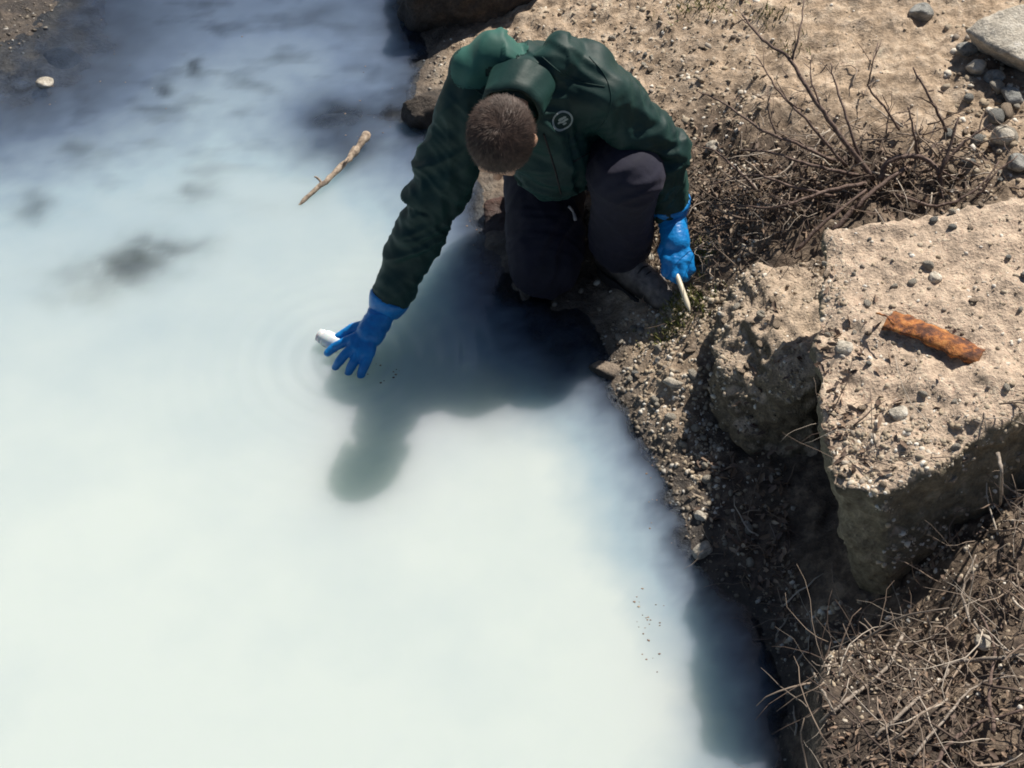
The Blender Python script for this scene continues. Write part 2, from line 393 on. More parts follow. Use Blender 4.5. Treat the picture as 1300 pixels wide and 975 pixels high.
def axis(lo, hi, step, far):
    a = list(np.arange(lo, hi+step/2, step)); d = step; b = a[-1]; c = a[0]; up = []; dn = []
    while b < far: d *= 1.25; b += d; up.append(b)
    d = step
    while c > -far: d *= 1.25; c -= d; dn.append(c)
    return np.array(dn[::-1]+a+up)
def grid(lo, hi, lo2, hi2, step, far):
    X = axis(lo, hi, step, far); Y = axis(lo2, hi2, step, far); gx, gy = np.meshgrid(X, Y); nx, ny = len(X), len(Y)
    i = np.arange(nx*ny).reshape(ny, nx); F = np.stack([i[:-1, :-1], i[:-1, 1:], i[1:, 1:], i[1:, :-1]], -1).reshape(-1, 4)
    return gx.ravel(), gy.ravel(), F, (ny, nx)
gx, gy, GF, shp = grid(-1.85, 1.65, 1.25, 4.5, .0095, 150)
gz = height(gx, gy)
me = mesh('ground', np.stack([gx, gy, gz], 1), GF)
def blob(x, y, px, py, z, r):
    c = at(px, py, z); return np.exp(-(((x-c[0])**2+(y-c[1])**2)/r**2))
hum_shade = np.zeros(len(gx))
for px, py, z, r, s in [(900, 230, .25, .16, 1.), (980, 290, .28, .17, 1.), (1060, 240, .33, .16, .9), (1150, 240, .38, .14, .9), (880, 160, .24, .12, .6), (960, 180, .3, .14, .6), (1000, 560, .08, .22, 1.1), (960, 660, .05, .2, 1.2), (1040, 760, .07, .2, 1.2),
                        (1060, 880, .08, .25, 1.2), (1200, 850, .18, .3, 1.1), (1280, 720, .22, .25, 1), (900, 360, .2, .13, .7), (1200, 960, .18, .3, 1), (930, 480, .12, .14, .5), (1270, 90, .47, .1, .9), (840, 70, .22, .1, .35), (1250, 240, .45, .12, .6), (590, 10, .05, .2, 1), (760, 330, .05, .13, 1.3), (690, 300, .04, .1, 1.2), (20, 15, .01, .3, .9)]:  # the blobs under the crouching legs put the person's shade into the soil
    hum_shade += s*blob(gx, gy, px, py, z, r)
hum_shade = np.where(gz < -.012, 1.3, hum_shade)
a = me.attributes.new('humus_shade', 'FLOAT', 'POINT'); a.data.foreach_set('value', np.clip(hum_shade, 0, 1.3).astype(np.float32))
ground = link('ground', me, M_ground, kind='structure', label='sandy gravel bank with dark leaf litter and stream bed', cat='ground')
gverts = np.stack([gx, gy, gz], 1)

# ------------------------------------------------------------------ water
wx, wy, WF, wsh = grid(-1.85, 1.0, 1.25, 4.5, .015, 120)
wh = base_h(wx, wy)
# submerged stones just under the surface: (px, py, half-size x, half-size y, how close to the surface)
SUB = [(212, 112, .045, .03, .75, 'small dark stone under the water left of the other near the top'), (252, 87, .03, .03, .8, 'tiny dark stone under the milky water nearest the top edge'),
       (95, 188, .05, .04, .5, 'faint dark stone under the water below the white pebble'), (40, 262, .06, .045, .5, 'dim oval stone under the water by the far corner'), (250, 245, .045, .04, .45, 'faint stone under milky water above the large sunken stone'),
       (165, 338, .10, .06, .85, 'large dark sunken stone showing through the milky water'), (212, 318, .07, .05, .62, 'rounded dark stone sunken beside the larger sunken stone'), (425, 150, .10, .08, .85, 'dark weedy stone under the water behind the driftwood stick'),
       (400, 20, .07, .05, .5, 'dim dark stone under the water at the top edge of the picture'), (478, 95, .04, .04, .35, 'faint small stone under the water near the gravel spit'), (70, 65, .12, .1, .4, 'broad dark stone in the shallows of the far corner')]
thin = np.zeros(len(wx))
wp = np.stack([wx, wy, 0*wx], 1); warp = np.stack([fbm(wp*9, 3), fbm(wp*9+40, 3)], 1)*.055
for px, py, rx, ry, s, lb in SUB:
    c = at(px, py, 0); thin = np.maximum(thin, s*np.exp(-(((wx+warp[:, 0]-c[0])/rx)**2+((wy+warp[:, 1]-c[1])/(ry*1.3))**2)*.9))
for px, py, rx, ry, s in [(120, 355, .13, .06, .4), (205, 318, .12, .05, .6), (440, 185, .15, .07, .6), (500, 185, .1, .05, .3), (540, 190, .08, .05, .35), (110, 60, .3, .26, .55), (20, 130, .25, .16, .42), (620, 305, .05, .06, .5), (720, 440, .15, .08, .75), (700, 480, .2, .09, .4), (640, 420, .1, .08, .3)]:  # patches below the knees are cleared to deepen the person's shadow on the water
    c = at(px, py, 0); thin = np.maximum(thin, s*np.exp(-(((wx+warp[:, 0]*1.5-c[0])/rx)**2+((wy+warp[:, 1]*1.5-c[1])/(ry*1.4))**2)))
mott = np.clip(fbm(wp*[5, 9, 1]+3, 4)*1.5+.12, 0, 1)*np.interp(wy, [3.1, 3.9], [0, 1])*np.interp(wx, [-1.0, -.2], [1, .3])
thin = np.maximum(thin, mott*.72)
dep = np.clip(-wh+fbm(wp*14, 4)*.03, 0, 1)
murk = (1-np.exp(-(dep/.034)**1.3))*(1-thin*.9)
murk = np.clip(murk, 0, .995)
milk = np.interp(wy, [1.4, 2.0, 2.5, 3.0, 3.5, 3.9, 4.3, 6], [1, .97, .9, .8, .66, .46, .28, .22])
milk = milk*(.3+.7*np.clip(dep/.2, 0, 1))
gdx = np.interp(wx, [-2, -1.1, -.2], [-.12, -.04, 0])*np.interp(wy, [2.2, 3], [0, 1]); milk = np.clip(milk+gdx, 0, 1)
wme = mesh('water', np.stack([wx, wy, 0*wx], 1), WF)
for nme, val in (('murk', murk), ('milk', milk)):
    a = wme.attributes.new(nme, 'FLOAT', 'POINT'); a.data.foreach_set('value', val.astype(np.float32))
link('water', wme, M_water, kind='structure', label='cloudy milk white stream water', cat='water')

# ------------------------------------------------------------------ big rocks
def ring(pts): return [at(*p) for p in pts]
SLAB_TOP = [(1050, 296, 0.540), (1130, 283, 0.570), (1420, 235, 0.630), (1440, 440, 0.630), (1302, 500, 0.590), (1250, 533, 0.575), (1185, 590, 0.545), (1120, 628, 0.515), (1064, 618, 0.500), (1046, 540, 0.510), (1038, 440, 0.525)]
top = ring(SLAB_TOP); base = []
cen = np.mean(top, axis=0)
for p in top:
    q = p.copy(); q[:2] = q[:2]+(cen[:2]-q[:2])*.17; q[2] = .05; base.append(q)
for k in (0, 8, 9, 10): base[k][0] += .11
base[7] = at(1130, 800, .06); base[8] = at(1092, 775, .06)
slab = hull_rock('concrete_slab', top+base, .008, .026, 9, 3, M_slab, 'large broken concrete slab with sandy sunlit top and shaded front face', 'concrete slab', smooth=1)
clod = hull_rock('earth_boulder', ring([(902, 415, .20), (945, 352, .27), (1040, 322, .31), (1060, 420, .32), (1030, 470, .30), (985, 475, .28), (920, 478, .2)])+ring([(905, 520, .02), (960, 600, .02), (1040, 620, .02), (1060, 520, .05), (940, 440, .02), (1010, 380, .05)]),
                 .008, .045, 8, 8, M_clod, 'crumbly earth covered boulder between gravel spit and concrete slab', 'boulder')
hull_rock('boulder', ring([(500, 25, -.05), (525, 52, -.05), (580, 58, -.05), (640, 48, .0), (672, 20, .05), (520, -14, .17), (580, -22, .2), (650, -24, .2), (690, -30, .2), (530, -110, .2), (670, -120, .22)]),
          .012, .03, 8, 4, M_darkrock, 'dark shaded boulder at the top edge above the gravel spit', 'boulder')
hull_rock('edge_stone', ring([(508, 150, .0), (522, 165, -.01), (560, 165, .0), (512, 128, .07), (530, 120, .085), (575, 130, .08), (575, 110, .06), (560, 145, .05), (525, 150, .05)]),
          .006, .007, 24, 5, M_darkrock, 'small angular stone with dark hollow at the tip of the gravel spit', 'stone')
hull_rock('red_brown_rock', ring([(612, 312, -.02), (655, 330, -.02), (665, 300, .0), (614, 256, .04), (650, 250, .05), (625, 250, .03), (665, 245, .05)]), .006, .008, 22, 6, M_redrock,
          'dark red brown rock at the waterline below the bowed head', 'rock')
hull_rock('pale_slab', ring([(1222, 38, .54), (1250, 20, .57), (1310, 0, .6), (1370, 10, .6), (1360, 75, .56), (1298, 78, .55), (1262, 62, .545)])+ring([(1240, 62, .47), (1300, 95, .46), (1360, 95, .46), (1350, 40, .46), (1260, 50, .46)]),
          .009, .008, 14, 9, M_palerock, 'pale sunlit flat rock in the upper corner of the bank', 'rock')

bankedge = hull_rock('earth_bank', ring([(1052, 800, .17), (1046, 845, .27), (1044, 900, .33), (1040, 960, .36), (1040, 1060, .37), (1170, 1060, .37), (1210, 960, .36), (1180, 860, .32), (1110, 810, .2)])+ring([(1035, 850, -.03), (1022, 905, -.05), (1016, 960, -.05), (1014, 1060, -.05), (1200, 1060, 0), (1200, 850, .0), (1060, 790, .0)]),
          .012, .03, 9, 14, M_soil, 'dark undercut earth bank edge beneath the dry brush', 'earth bank')
def bvh_of(objs):
    V = []; F = []; n = 0
    for o in objs:
        me = o.data; v = verts(me); V += v.tolist(); F += [[i+n for i in p.vertices] for p in me.polygons]; n += len(v)
    return BVHTree.FromPolygons(V, F)
# ray from above onto the bank and the big rocks
SURF = bvh_of([slab, clod, bankedge]); 
_gm = (gx > -1.9) & (gx < 1.9) & (gy > 1.1) & (gy < 4.7)
def surf(x, y):
    x = np.atleast_1d(x).astype(float); y = np.atleast_1d(y).astype(float); z = height(x, y); nrm = [Vector((0, 0, 1))]*len(x); onrock = np.zeros(len(x), bool)
    for i in range(len(x)):
        h = SURF.ray_cast(Vector((x[i], y[i], 2)), Vector((0, 0, -1)))
        if h[0] is not None and h[0].z > z[i]: z[i] = h[0].z; nrm[i] = h[1]; onrock[i] = True
    return z, nrm, onrock

# ------------------------------------------------------------------ stone shapes
def stone_shape(seed, sub=2, sq=(1, .8, .6), rough=.22):
    V, F = ICO[sub]; V = V.copy()
    for k in range(5):          # knock flat facets off the ball
        r = np.random.default_rng(seed*31+k); n = r.normal(size=3); n /= np.linalg.norm(n); d = V@n; lim = r.uniform(.55, .85); V = V-np.clip(d-lim, 0, None)[:, None]*n
    V = V*(1+rough*perlin(V*1.6+seed*5.1))[:, None]; return V*np.array(sq), F
def stone(name, px, py, z0, size, m, label, cat='stone', group=None, seed=1, sq=(1, .8, .6), rz=0., sub=3, sink=.3):
    p = at(px, py, z0)
    if z0 > -.001:
        for _ in range(3): z, n, o = surf(p[0], p[1]); p = at(px, py, float(z[0])+size*.3)
        zc = float(z[0])
    else: zc = z0
    V, F = stone_shape(seed, sub, sq); me = mesh(name, V*size, F)
    o = link(name, me, m, None, label, cat, group); o.location = (p[0], p[1], zc+size*sq[2]*(1-2*sink) if z0 > -.001 else zc); o.rotation_euler = (rng.uniform(-.2, .2), rng.uniform(-.2, .2), rz); return o
for k, (px, py, rx, ry, s, lb) in enumerate(SUB):
    c = at(px, py, 0); V, F = stone_shape(40+k, 3, (rx*.9, ry*.95, .06)); o = link('submerged_stone', mesh('submerged_stone', V, F), M_bedstone, None, lb, 'stone', 'dark stones under the milky water')
    o.location = (c[0], c[1], -.068+.02*(s-.5))
stone('pebble', 60, 113, 0, .03, M_palerock, 'lone white pebble breaking the water surface in the dark shallows', 'pebble', seed=3).location.z = .002
for k, (px, py, s, m, lb, sq) in enumerate([
        (1170, 16, .036, M_greyrock, 'rounded grey stone near the pale flat rock at the top edge', (1, .9, .75)),
        (1274, 172, .038, M_palerock, 'pale stone on the bank just behind the concrete slab', (1, .7, .6)),
        (1284, 122, .034, M_greyrock, 'grey stone below the pale flat rock by the frame edge', (1, .8, .7)),
        (1228, 62, .03, M_greyrock, 'bluish grey stone at the foot of the pale flat rock', (1, .8, .6)),
        (1262, 100, .035, M_greyrock, 'small grey stone in the shade of the pale flat rock', (1, .8, .7)),
        (1240, 85, .03, M_palerock, 'smallest pale stone in the cluster below the pale flat rock', (1, .8, .7)),
        (1290, 205, .035, M_greyrock, 'grey stone between the bank and the slab by the frame edge', (1, .8, .6)),
        (855, 485, .03, M_palerock, 'oblong white stone in the middle of the gravel spit', (1, .5, .45)),
        (1188, 352, .02, M_palerock, 'pale stone lying on the slab behind the rusty fragment', (1, .8, .5)),
        (1140, 522, .022, M_palerock, 'whitish stone on the slab in front of the rusty fragment', (1, .9, .5)),
        (1072, 440, .02, M_palerock, 'white stone on the slab by its split side edge', (1, .9, .5)),
        (892, 700, .026, M_palerock, 'small pale stone at the waterline in the shade of the slab', (1, .9, .7)),
        (890, 655, .018, M_palerock, 'tiny pale stone on the dark shore above the shaded water', (1, .8, .7)),
        (770, 470, .05, M_clod, 'grey wet stone in the shadow beside the boots', (.55, 1, .5)),
        (1250, 815, .022, M_palerock, 'whitish pebble among the dry brush under the slab', (1, .8, .6)),
        (822, 326, .02, M_palerock, 'small pale stone between the boot and the glove on the bank', (1, .8, .7)),
        (840, 365, .018, M_palerock, 'pale pebble just below the gloved fist with the pen', (1, .8, .7)),
        (905, 185, .02, M_palerock, 'white pebble on the dark litter behind the bent elbow', (1, .8, .7))]):
    stone('stone', px, py, .2, s, m, lb, 'stone', 'single stones on the bank', seed=60+k, sq=sq, rz=rng.uniform(0, 6))
# shared-label pebbles that nothing tells apart
PEB = [mesh('pebble', *(lambda v: (v[0], v[1]))(stone_shape(100+k, 2, (1, rng.uniform(.65, .95), rng.uniform(.5, .75))))) for k in range(6)]
for mshape, m in zip(PEB, [M_palerock, M_clod, M_palerock, M_palerock, M_clod, M_greyrock]): mshape.materials.append(m)
def pebble_zone(n, zone, s0, s1, label, group):
    k = 0; g = 0
    while k < n and g < n*30:
        g += 1
        px = rng.uniform(zone[0], zone[2]); py = rng.uniform(zone[1], zone[3]); p = at(px, py, zone[4])
        z, nn, o = surf(p[0], p[1])
        if z[0] < .012: continue
        ob = link('pebble', PEB[rng.integers(6)], None, None, label, 'pebble', group); s = rng.uniform(s0, s1)*rng.uniform(.7, 1)
        ob.location = (p[0], p[1], z[0]+s*.25); ob.scale = (s, s, s); ob.rotation_euler = (rng.uniform(-.5, .5), rng.uniform(-.5, .5), rng.uniform(0, 6)); k += 1
pebble_zone(34, (785, 410, 905, 600, .06), .009, .019, 'small rounded pebble among the gravel of the spit beside the dark water', 'pebbles on the gravel spit')
pebble_zone(30, (700, 0, 900, 110, .2), .008, .017, 'small pebble on the sunny gravel behind the crouching person', 'pebbles behind the person')
pebble_zone(14, (545, 60, 600, 150, .05), .008, .015, 'small pebble on the sunny gravel beside the bent shoulder', 'pebbles beside the shoulder')
pebble_zone(26, (1070, 300, 1290, 600, .48), .008, .017, 'small pebble lying on the sandy top of the concrete slab', 'pebbles on the slab')
pebble_zone(14, (910, 350, 1040, 460, .28), .008, .018, 'small pebble on top of the crumbly earth boulder', 'pebbles on the boulder')
pebble_zone(16, (880, 600, 1050, 900, .05), .008, .02, 'small stone on the shaded muddy shore under the slab', 'stones on the shaded shore')
pebble_zone(22, (1200, 60, 1300, 240, .46), .012, .034, 'small grey stone in the rubble near the pale flat rock', 'rubble stones near the pale rock')

# gravel (uncountable): thousands of small faceted stones fused into one object
def scatter_mesh(name, m, P, size, shapes, label, cat, flat=.7, tilt=.6, nrm=None):
    Vs = []; Fs = []; n = 0
    for i in range(len(P)):
        V, F = shapes[i % len(shapes)]; a, b, c = rng.uniform(0, 6.28), rng.uniform(-tilt, tilt), rng.uniform(-tilt, tilt)
        R = np.array(Matrix.Rotation(a, 3, 'Z') @ Matrix.Rotation(b, 3, 'X') @ Matrix.Rotation(c, 3, 'Y'))
        Vs.append((V*size[i])@R.T+P[i]); Fs.append(F+n); n += len(V)
    return link(name, mesh(name, np.concatenate(Vs), np.concatenate(Fs), smooth=False), m, None, label, cat, None, 'stuff')
G_SH = [stone_shape(200+k, 1, (1, rng.uniform(.6, .95), rng.uniform(.45, .75)), .3) for k in range(10)]
pts = []; sizes = []
def gravel_zone(n, zone, s0, s1, pw=2.2):
    x = rng.uniform(zone[0], zone[2], n); y = rng.uniform(zone[1], zone[3], n); p = np.array([at(a, b, zone[4]) for a, b in zip(x, y)])
    z, nn, on = surf(p[:, 0], p[:, 1]); keep = z > -.006; clump = perlin(np.stack([p[:, 0]*7, p[:, 1]*7, 0*x], 1)); keep &= rng.uniform(-.5, .5, n) < clump+.22
    s = s0+(s1-s0)*rng.uniform(0, 1, n)**pw
    for i in np.nonzero(keep)[0]: pts.append((p[i, 0], p[i, 1], z[i]-s[i]*rng.uniform(-.05, .45))); sizes.append(s[i])
gravel_zone(3600, (765, 395, 915, 640, .06), .002, .012, 2.4)
gravel_zone(4200, (660, -20, 960, 240, .2), .002, .012, 2.6)
gravel_zone(1100, (520, 45, 660, 190, .05), .002, .010)
gravel_zone(2000, (820, 230, 960, 400, .2), .002, .009)
gravel_zone(1800, (940, -20, 1300, 260, .42), .0015, .008, 3)
gravel_zone(3400, (1040, 260, 1320, 640, .48), .0015, .0095, 3.6)
gravel_zone(900, (1070, 550, 1230, 640, .5), .002, .012, 2.6)
gravel_zone(350, (700, -20, 960, 330, .2), .006, .018, 2)
gravel_zone(1500, (900, 330, 1050, 500, .28), .002, .009)
gravel_zone(1800, (870, 560, 1090, 960, .06), .002, .011)
gravel_zone(1300, (1050, 640, 1320, 990, .18), .002, .010)
gravel_zone(500, (-60, -30, 80, 60, .02), .003, .014)
gravel_zone(500, (1200, 30, 1320, 240, .46), .004, .018)
scatter_mesh('gravel', M_gravel, pts, sizes, G_SH, 'loose sandy gravel strewn over the bank, boulder and slab', 'gravel')

# dead leaves and litter
def leaf_shape(seed):
    r = np.random.default_rng(seed); V = np.array([(-1, 0, 0), (-.3, .38, .12), (.5, .3, .1), (1, 0, -.1), (.5, -.3, .16), (-.3, -.38, .06), (0, 0, -.08)]) + r.normal(size=(7, 3))*.07
    return V, np.array([(0, 6, 1), (1, 6, 2), (2, 6, 3), (3, 6, 4), (4, 6, 5), (5, 6, 0)])
L_SH = [leaf_shape(k) for k in range(8)]; pts = []; sizes = []
def litter_zone(n, c, spread, s0, s1):
    c0 = at(*c); x = rng.normal(c0[0], spread[0], n); y = rng.normal(c0[1], spread[1], n); z, nn, on = surf(x, y)
    for i in range(n):
        if z[i] > .015: s = rng.uniform(s0, s1); pts.append((x[i], y[i], z[i]+rng.uniform(.0, .012))); sizes.append(s)
litter_zone(600, (960, 260, .27), (.13, .1), .004, .014); litter_zone(600, (1090, 235, .36), (.14, .07), .004, .014); litter_zone(200, (900, 190, .25), (.08, .1), .004, .011)
litter_zone(700, (1190, 880, .32), (.22, .16), .004, .011); litter_zone(500, (980, 680, .06), (.08, .16), .005, .016); litter_zone(500, (1170, 975, .36), (.16, .07), .004, .012); litter_zone(160, (1290, 740, .3), (.08, .08), .004, .01)
scatter_mesh('leaf_litter', M_litter, pts, sizes, L_SH, 'dark dead leaves and litter matted over the bank', 'leaf litter', tilt=1.0)

# sparse green blades
V = []; F = []; n = 0
for px, py, z, k, sp in [(880, 8, .27, 90, .05), (978, 18, .35, 60, .03), (868, 395, .1, 260, .035), (850, 420, .09, 160, .03), (884, 320, .19, 130, .022), (905, 10, .27, 80, .05), (1000, 60, .36, 30, .04)]:
    c = at(px, py, z)
    for _ in range(k):
        x, y = c[0]+rng.normal()*sp, c[1]+rng.normal()*sp*.8; zz = float(height(np.array([x]), np.array([y]))[0]); h = rng.uniform(.01, .03); a = rng.uniform(0, 6.28); d = np.array([math.cos(a), math.sin(a), 0])*.0022; b = np.array([rng.normal()*.5, rng.normal()*.5, 1])*h; o = np.array([x, y, zz-.002])
        V += [o-d, o+d, o+b*.6+d*.6, o+b]; F += [[n, n+1, n+2], [n, n+2, n+3]]; n += 4
link('grass', mesh('grass', V, F), M_grass, None, 'sparse short green blades in the gravel', 'grass', None, 'stuff')

V = []; F = []; n = 0
for px, py, sx_, sy_, k in [(822, 795, 8, 28, 26), (500, 475, 12, 8, 10), (840, 600, 16, 40, 20), (600, 300, 10, 20, 8), (470, 150, 25, 30, 12), (120, 90, 60, 40, 16)]:
    for _ in range(k):
        c = at(px+rng.normal()*sx_, py+rng.normal()*sy_, .001); v, f = G_SH[rng.integers(10)]; sz = rng.uniform(.0012, .0042); V.append(v*[sz, sz, sz*.5]+c); F.append(f+n); n += len(v)
link('floating_debris', mesh('floating_debris', np.concatenate(V), np.concatenate(F), False), M_litter, None, 'tiny dark specks floating on the milky water', 'debris', None, 'stuff')
# ------------------------------------------------------------------ wood
def shooted(name, pts, r0, r1):    # a stem with fine side shoots
    P = spline(pts, 5)+0; P = P+rng.normal(size=P.shape)*.0013; m = len(P); V, F = tube(P, np.linspace(r0, r1, m), 6); V = [V]; n = len(V[0])
    for _ in range(max(2, m//5)):
        i = rng.integers(m//4, m-1); d = P[min(i+1, m-1)]-P[i-1]; d /= np.linalg.norm(d); d = d+rng.normal(size=3)*.55; d /= np.linalg.norm(d); L = rng.uniform(.025, .08); q = [P[i]]
        for _ in range(3): d = d+rng.normal(size=3)*.15; d /= np.linalg.norm(d); q.append(q[-1]+d*L/3)
        tv, tf = tube(np.array(q), np.linspace(max(.0011, r1*.8), .0006, 4), 4); V.append(tv); F += [[a+n for a in f] for f in tf]; n += len(tv)
    return mesh(name, np.concatenate(V), F)
def branch_mesh(name, pts, r0, r1, k=5, jit=.004, n=6, knots=True):
    P = spline(pts, k); P = P+rng.normal(size=P.shape)*jit; m = len(P); R = np.linspace(r0, r1, m)*(1+(rng.normal(size=m)*.12 if knots else 0)); V, F = tube(P, R, n); return mesh(name, V, F)
drift = empty_at('driftwood_stick', at(425, 215, 0), 'pale crooked driftwood stick lying on the milky water', 'stick')
adopt(link('stem', branch_mesh('stem', [at(377, 264, -.008), at(398, 243, .012), at(422, 222, .022), at(440, 205, .024), at(452, 190, .026), at(466, 170, .03)], .0055, .012, 5, .0016, 9), M_drift), drift)
adopt(link('side_twig', branch_mesh('side_twig', [at(409, 233, .016), at(403, 226, .03), at(399, 224, .036)], .004, .0025, 3, .0005), M_drift), drift)
adopt(link('side_twig', branch_mesh('side_twig', [at(446, 198, .025), at(441, 201, .034), at(437, 206, .04)], .0045, .003, 3, .0005), M_drift), drift)

# bare shrub on the upper bank: every stem a part of its own
bs = at(1110, 238, .37)
shrub = empty_at('dry_shrub', bs, 'bare leafless shrub with dark spreading twigs on the sandy bank', 'shrub')
STEMS = [([(1110, 228, .38), (1072, 180, .47), (1038, 132, .56), (1002, 76, .63), (968, 50, .66), (942, 18, .68)], .0075, .0025),
         ([(1004, 80, .62), (1014, 45, .68), (1022, -8, .72)], .0035, .0015), ([(1098, 215, .4), (1078, 160, .5), (1062, 110, .56), (1054, 80, .6)], .0045, .0015),
         ([(1142, 165, .43), (1122, 135, .5), (1104, 112, .55), (1106, 90, .6), (1114, 55, .64)], .0038, .0014), ([(1202, 168, .44), (1184, 130, .52), (1158, 86, .6)], .005, .0025),
         ([(1168, 205, .42), (1160, 168, .5), (1152, 136, .56)], .004, .002), ([(1190, 225, .42), (1205, 190, .48), (1216, 150, .54)], .006, .003), ([(1195, 215, .42), (1225, 180, .47), (1258, 158, .5)], .005, .002),
         ([(1060, 205, .38), (1010, 182, .44), (965, 164, .48), (920, 132, .5), (885, 116, .52)], .005, .0015), ([(1075, 212, .38), (1020, 150, .5), (985, 110, .55), (960, 70, .58)], .0045, .0013),
         ([(1090, 222, .38), (1030, 210, .41), (985, 195, .42), (940, 190, .4)], .005, .002), ([(1100, 232, .38), (1040, 245, .38), (990, 262, .36), (930, 262, .32)], .006, .002),
         ([(1118, 228, .4), (1128, 206, .44), (1160, 198, .45), (1190, 215, .43), (1196, 250, .39)], 0.0075, .0055), ([(1056, 296, .33), (1085, 265, .37), (1115, 238, .4), (1150, 214, .42)], .0075, .005),
         ([(1010, 320, .3), (1050, 280, .36), (1100, 240, .39)], .006, .003), ([(1020, 140, .5), (1000, 128, .54), (985, 100, .58)], .0025, .001), ([(985, 170, .45), (975, 140, .5), (978, 118, .54)], .0025, .001),
         ([(1130, 245, .38), (1190, 262, .4), (1240, 240, .43), (1268, 205, .46)], .005, .0018), ([(1240, 250, .43), (1262, 222, .47), (1292, 198, .5)], .004, .0015), ([(1040, 132, .56), (1030, 100, .6), (1030, 70, .63)], .0028, .001),
         ([(1160, 168, .44), (1175, 170, .46), (1210, 158, .5)], .0025, .001), ([(1125, 170, .42), (1128, 140, .46), (1120, 120, .5)], .0025, .001), ([(960, 240, .32), (935, 215, .36), (905, 190, .38), (880, 185, .38)], .004, .0012),
         ([(1060, 250, .36), (1000, 235, .38), (955, 222, .37), (900, 235, .33)], .0045, .0012)]
for P, a, b in STEMS: adopt(link('branch', shooted('branch', [at(*p) for p in P], a, b), M_twig), shrub)

def random_twig(c, L, lift, r):
    a = rng.uniform(0, 6.28); d = np.array([math.cos(a), math.sin(a), rng.uniform(-.2, lift)]); d /= np.linalg.norm(d); P = [np.array(c)]; m = 5
    for _ in range(m): d = d+rng.normal(size=3)*.25; d /= np.linalg.norm(d); P.append(P[-1]+d*L/m)
    return tube(np.array(P), np.linspace(r, r*.35, m+1), 4)
def brush(name, zones, label, cat, fat=1.):
    V = []; F = []; n = 0
    for (c, sp, k, L0, L1, lift, hz) in zones:
        c0 = at(*c); x = rng.normal(c0[0], sp[0], k); y = rng.normal(c0[1], sp[1], k); z, nn, on = surf(x, y)
        for i in range(k):
            if z[i] < .01: continue
            tv, tf = random_twig((x[i], y[i], z[i]+rng.uniform(0, hz)), rng.uniform(L0, L1), lift, (.0007+.0026*rng.uniform()**2.2)*fat); V.append(tv); F += [[q+n for q in f] for f in tf]; n += len(tv)
    return link(name, mesh(name, np.concatenate(V), F), M_brush, None, label, cat, None, 'stuff')
brush('dry_brush', [((1180, 890, .18), (.17, .12), 150, .06, .22, .7, .05), ((1270, 800, .22), (.13, .12), 105, .06, .22, .9, .05), ((1290, 690, .23), (.08, .08), 50, .06, .16, 1.2, .04), ((1090, 930, .1), (.1, .08), 45, .05, .16, .5, .03), ((1150, 985, .36), (.16, .06), 90, .06, .2, .6, .05)],
      'dense tangle of dry brown twigs heaped in front of the slab', 'brush', 1.15)
brush('fallen_twigs', [((980, 260, .28), (.14, .1), 170, .05, .2, .6, .05), ((1090, 225, .36), (.17, .07), 170, .04, .16, .5, .03), ((1000, 150, .36), (.14, .12), 70, .04, .12, .3, .02), ((900, 300, .2), (.08, .1), 90, .03, .1, .3, .02), ((980, 720, .06), (.06, .16), 90, .04, .14, .3, .02), ((1270, 210, .44), (.1, .06), 60, .04, .12, .4, .03)],
      'fine fallen twigs matted on the dark litter', 'twigs')
for lb, P, a, b in [
        ('long pale forked branch reaching from the brush toward the dark shore', [(1040, 918, .15), (1068, 895, .18), (1098, 872, .2), (1128, 845, .22), (1146, 808, .25)], .004, .0035),
        ('grey bent branch in the middle of the dry brush', [(1112, 935, .2), (1150, 900, .23), (1186, 872, .26), (1206, 850, .27)], .004, .003),
        ('pale horizontal branch running out of frame above the dry brush', [(1196, 848, .28), (1225, 838, .3), (1262, 836, .32), (1320, 828, .34)], .0048, .0035),
        ('thin grey branch standing up beside the foot of the slab', [(1200, 850, .22), (1184, 818, .27), (1178, 780, .31)], .0035, .002),
        ('bleached root hanging over the dark hollow below the slab edge', [(1268, 575, .4), (1272, 605, .37), (1270, 640, .32)], .004, .0028),
        ('slender brown branch leaning from the brush up to the slab', [(1262, 930, .22), (1256, 880, .28), (1262, 820, .33), (1240, 770, .36)], .0042, .002),
        ('curved brown branch at the near edge of the brush', [(1180, 985, .22), (1210, 940, .26), (1250, 915, .27), (1310, 900, .28)], .0045, .002),
        ('crooked twig crossing the brush below the pale horizontal branch', [(1160, 960, .22), (1205, 905, .27), (1240, 870, .29), (1290, 858, .3)], .003, .0018),
        ('thin pale twig low on the shaded shore by the water', [(1030, 850, .08), (1045, 880, .09), (1060, 905, .11)], .003, .002),
        ('upright twig in the hollow between slab and brush', [(1230, 790, .22), (1222, 745, .28), (1240, 705, .33)], .003, .0015),
        ('forked twig at the frame edge beneath the slab', [(1312, 760, .3), (1285, 740, .33), (1262, 735, .34)], .0028, .0015)]:
    Q = []
    for p in P:
        z = p[2]
        for _ in range(3): c = at(p[0], p[1], z); zs = float(surf(c[0], c[1])[0][0]); z = max(z, zs+.02)
        Q.append(at(p[0], p[1], z))
    link('dry_branch', branch_mesh('dry_branch', Q, a, b, 5, .0016), M_paletwig if 'brown' not in lb else M_twig, None, lb, 'branch', 'larger branches in the dry brush')
# grass stems leaning out over the water from the spit
for lb, P in [('thin dry stem arching over the water from the gravel spit', [(832, 520, .07), (815, 505, .22), (800, 480, .36), (770, 462, .42)]), ('second thin dry stem leaning over the water beside the arching one', [(842, 560, .07), (838, 535, .2), (845, 500, .3)])]:
    pass

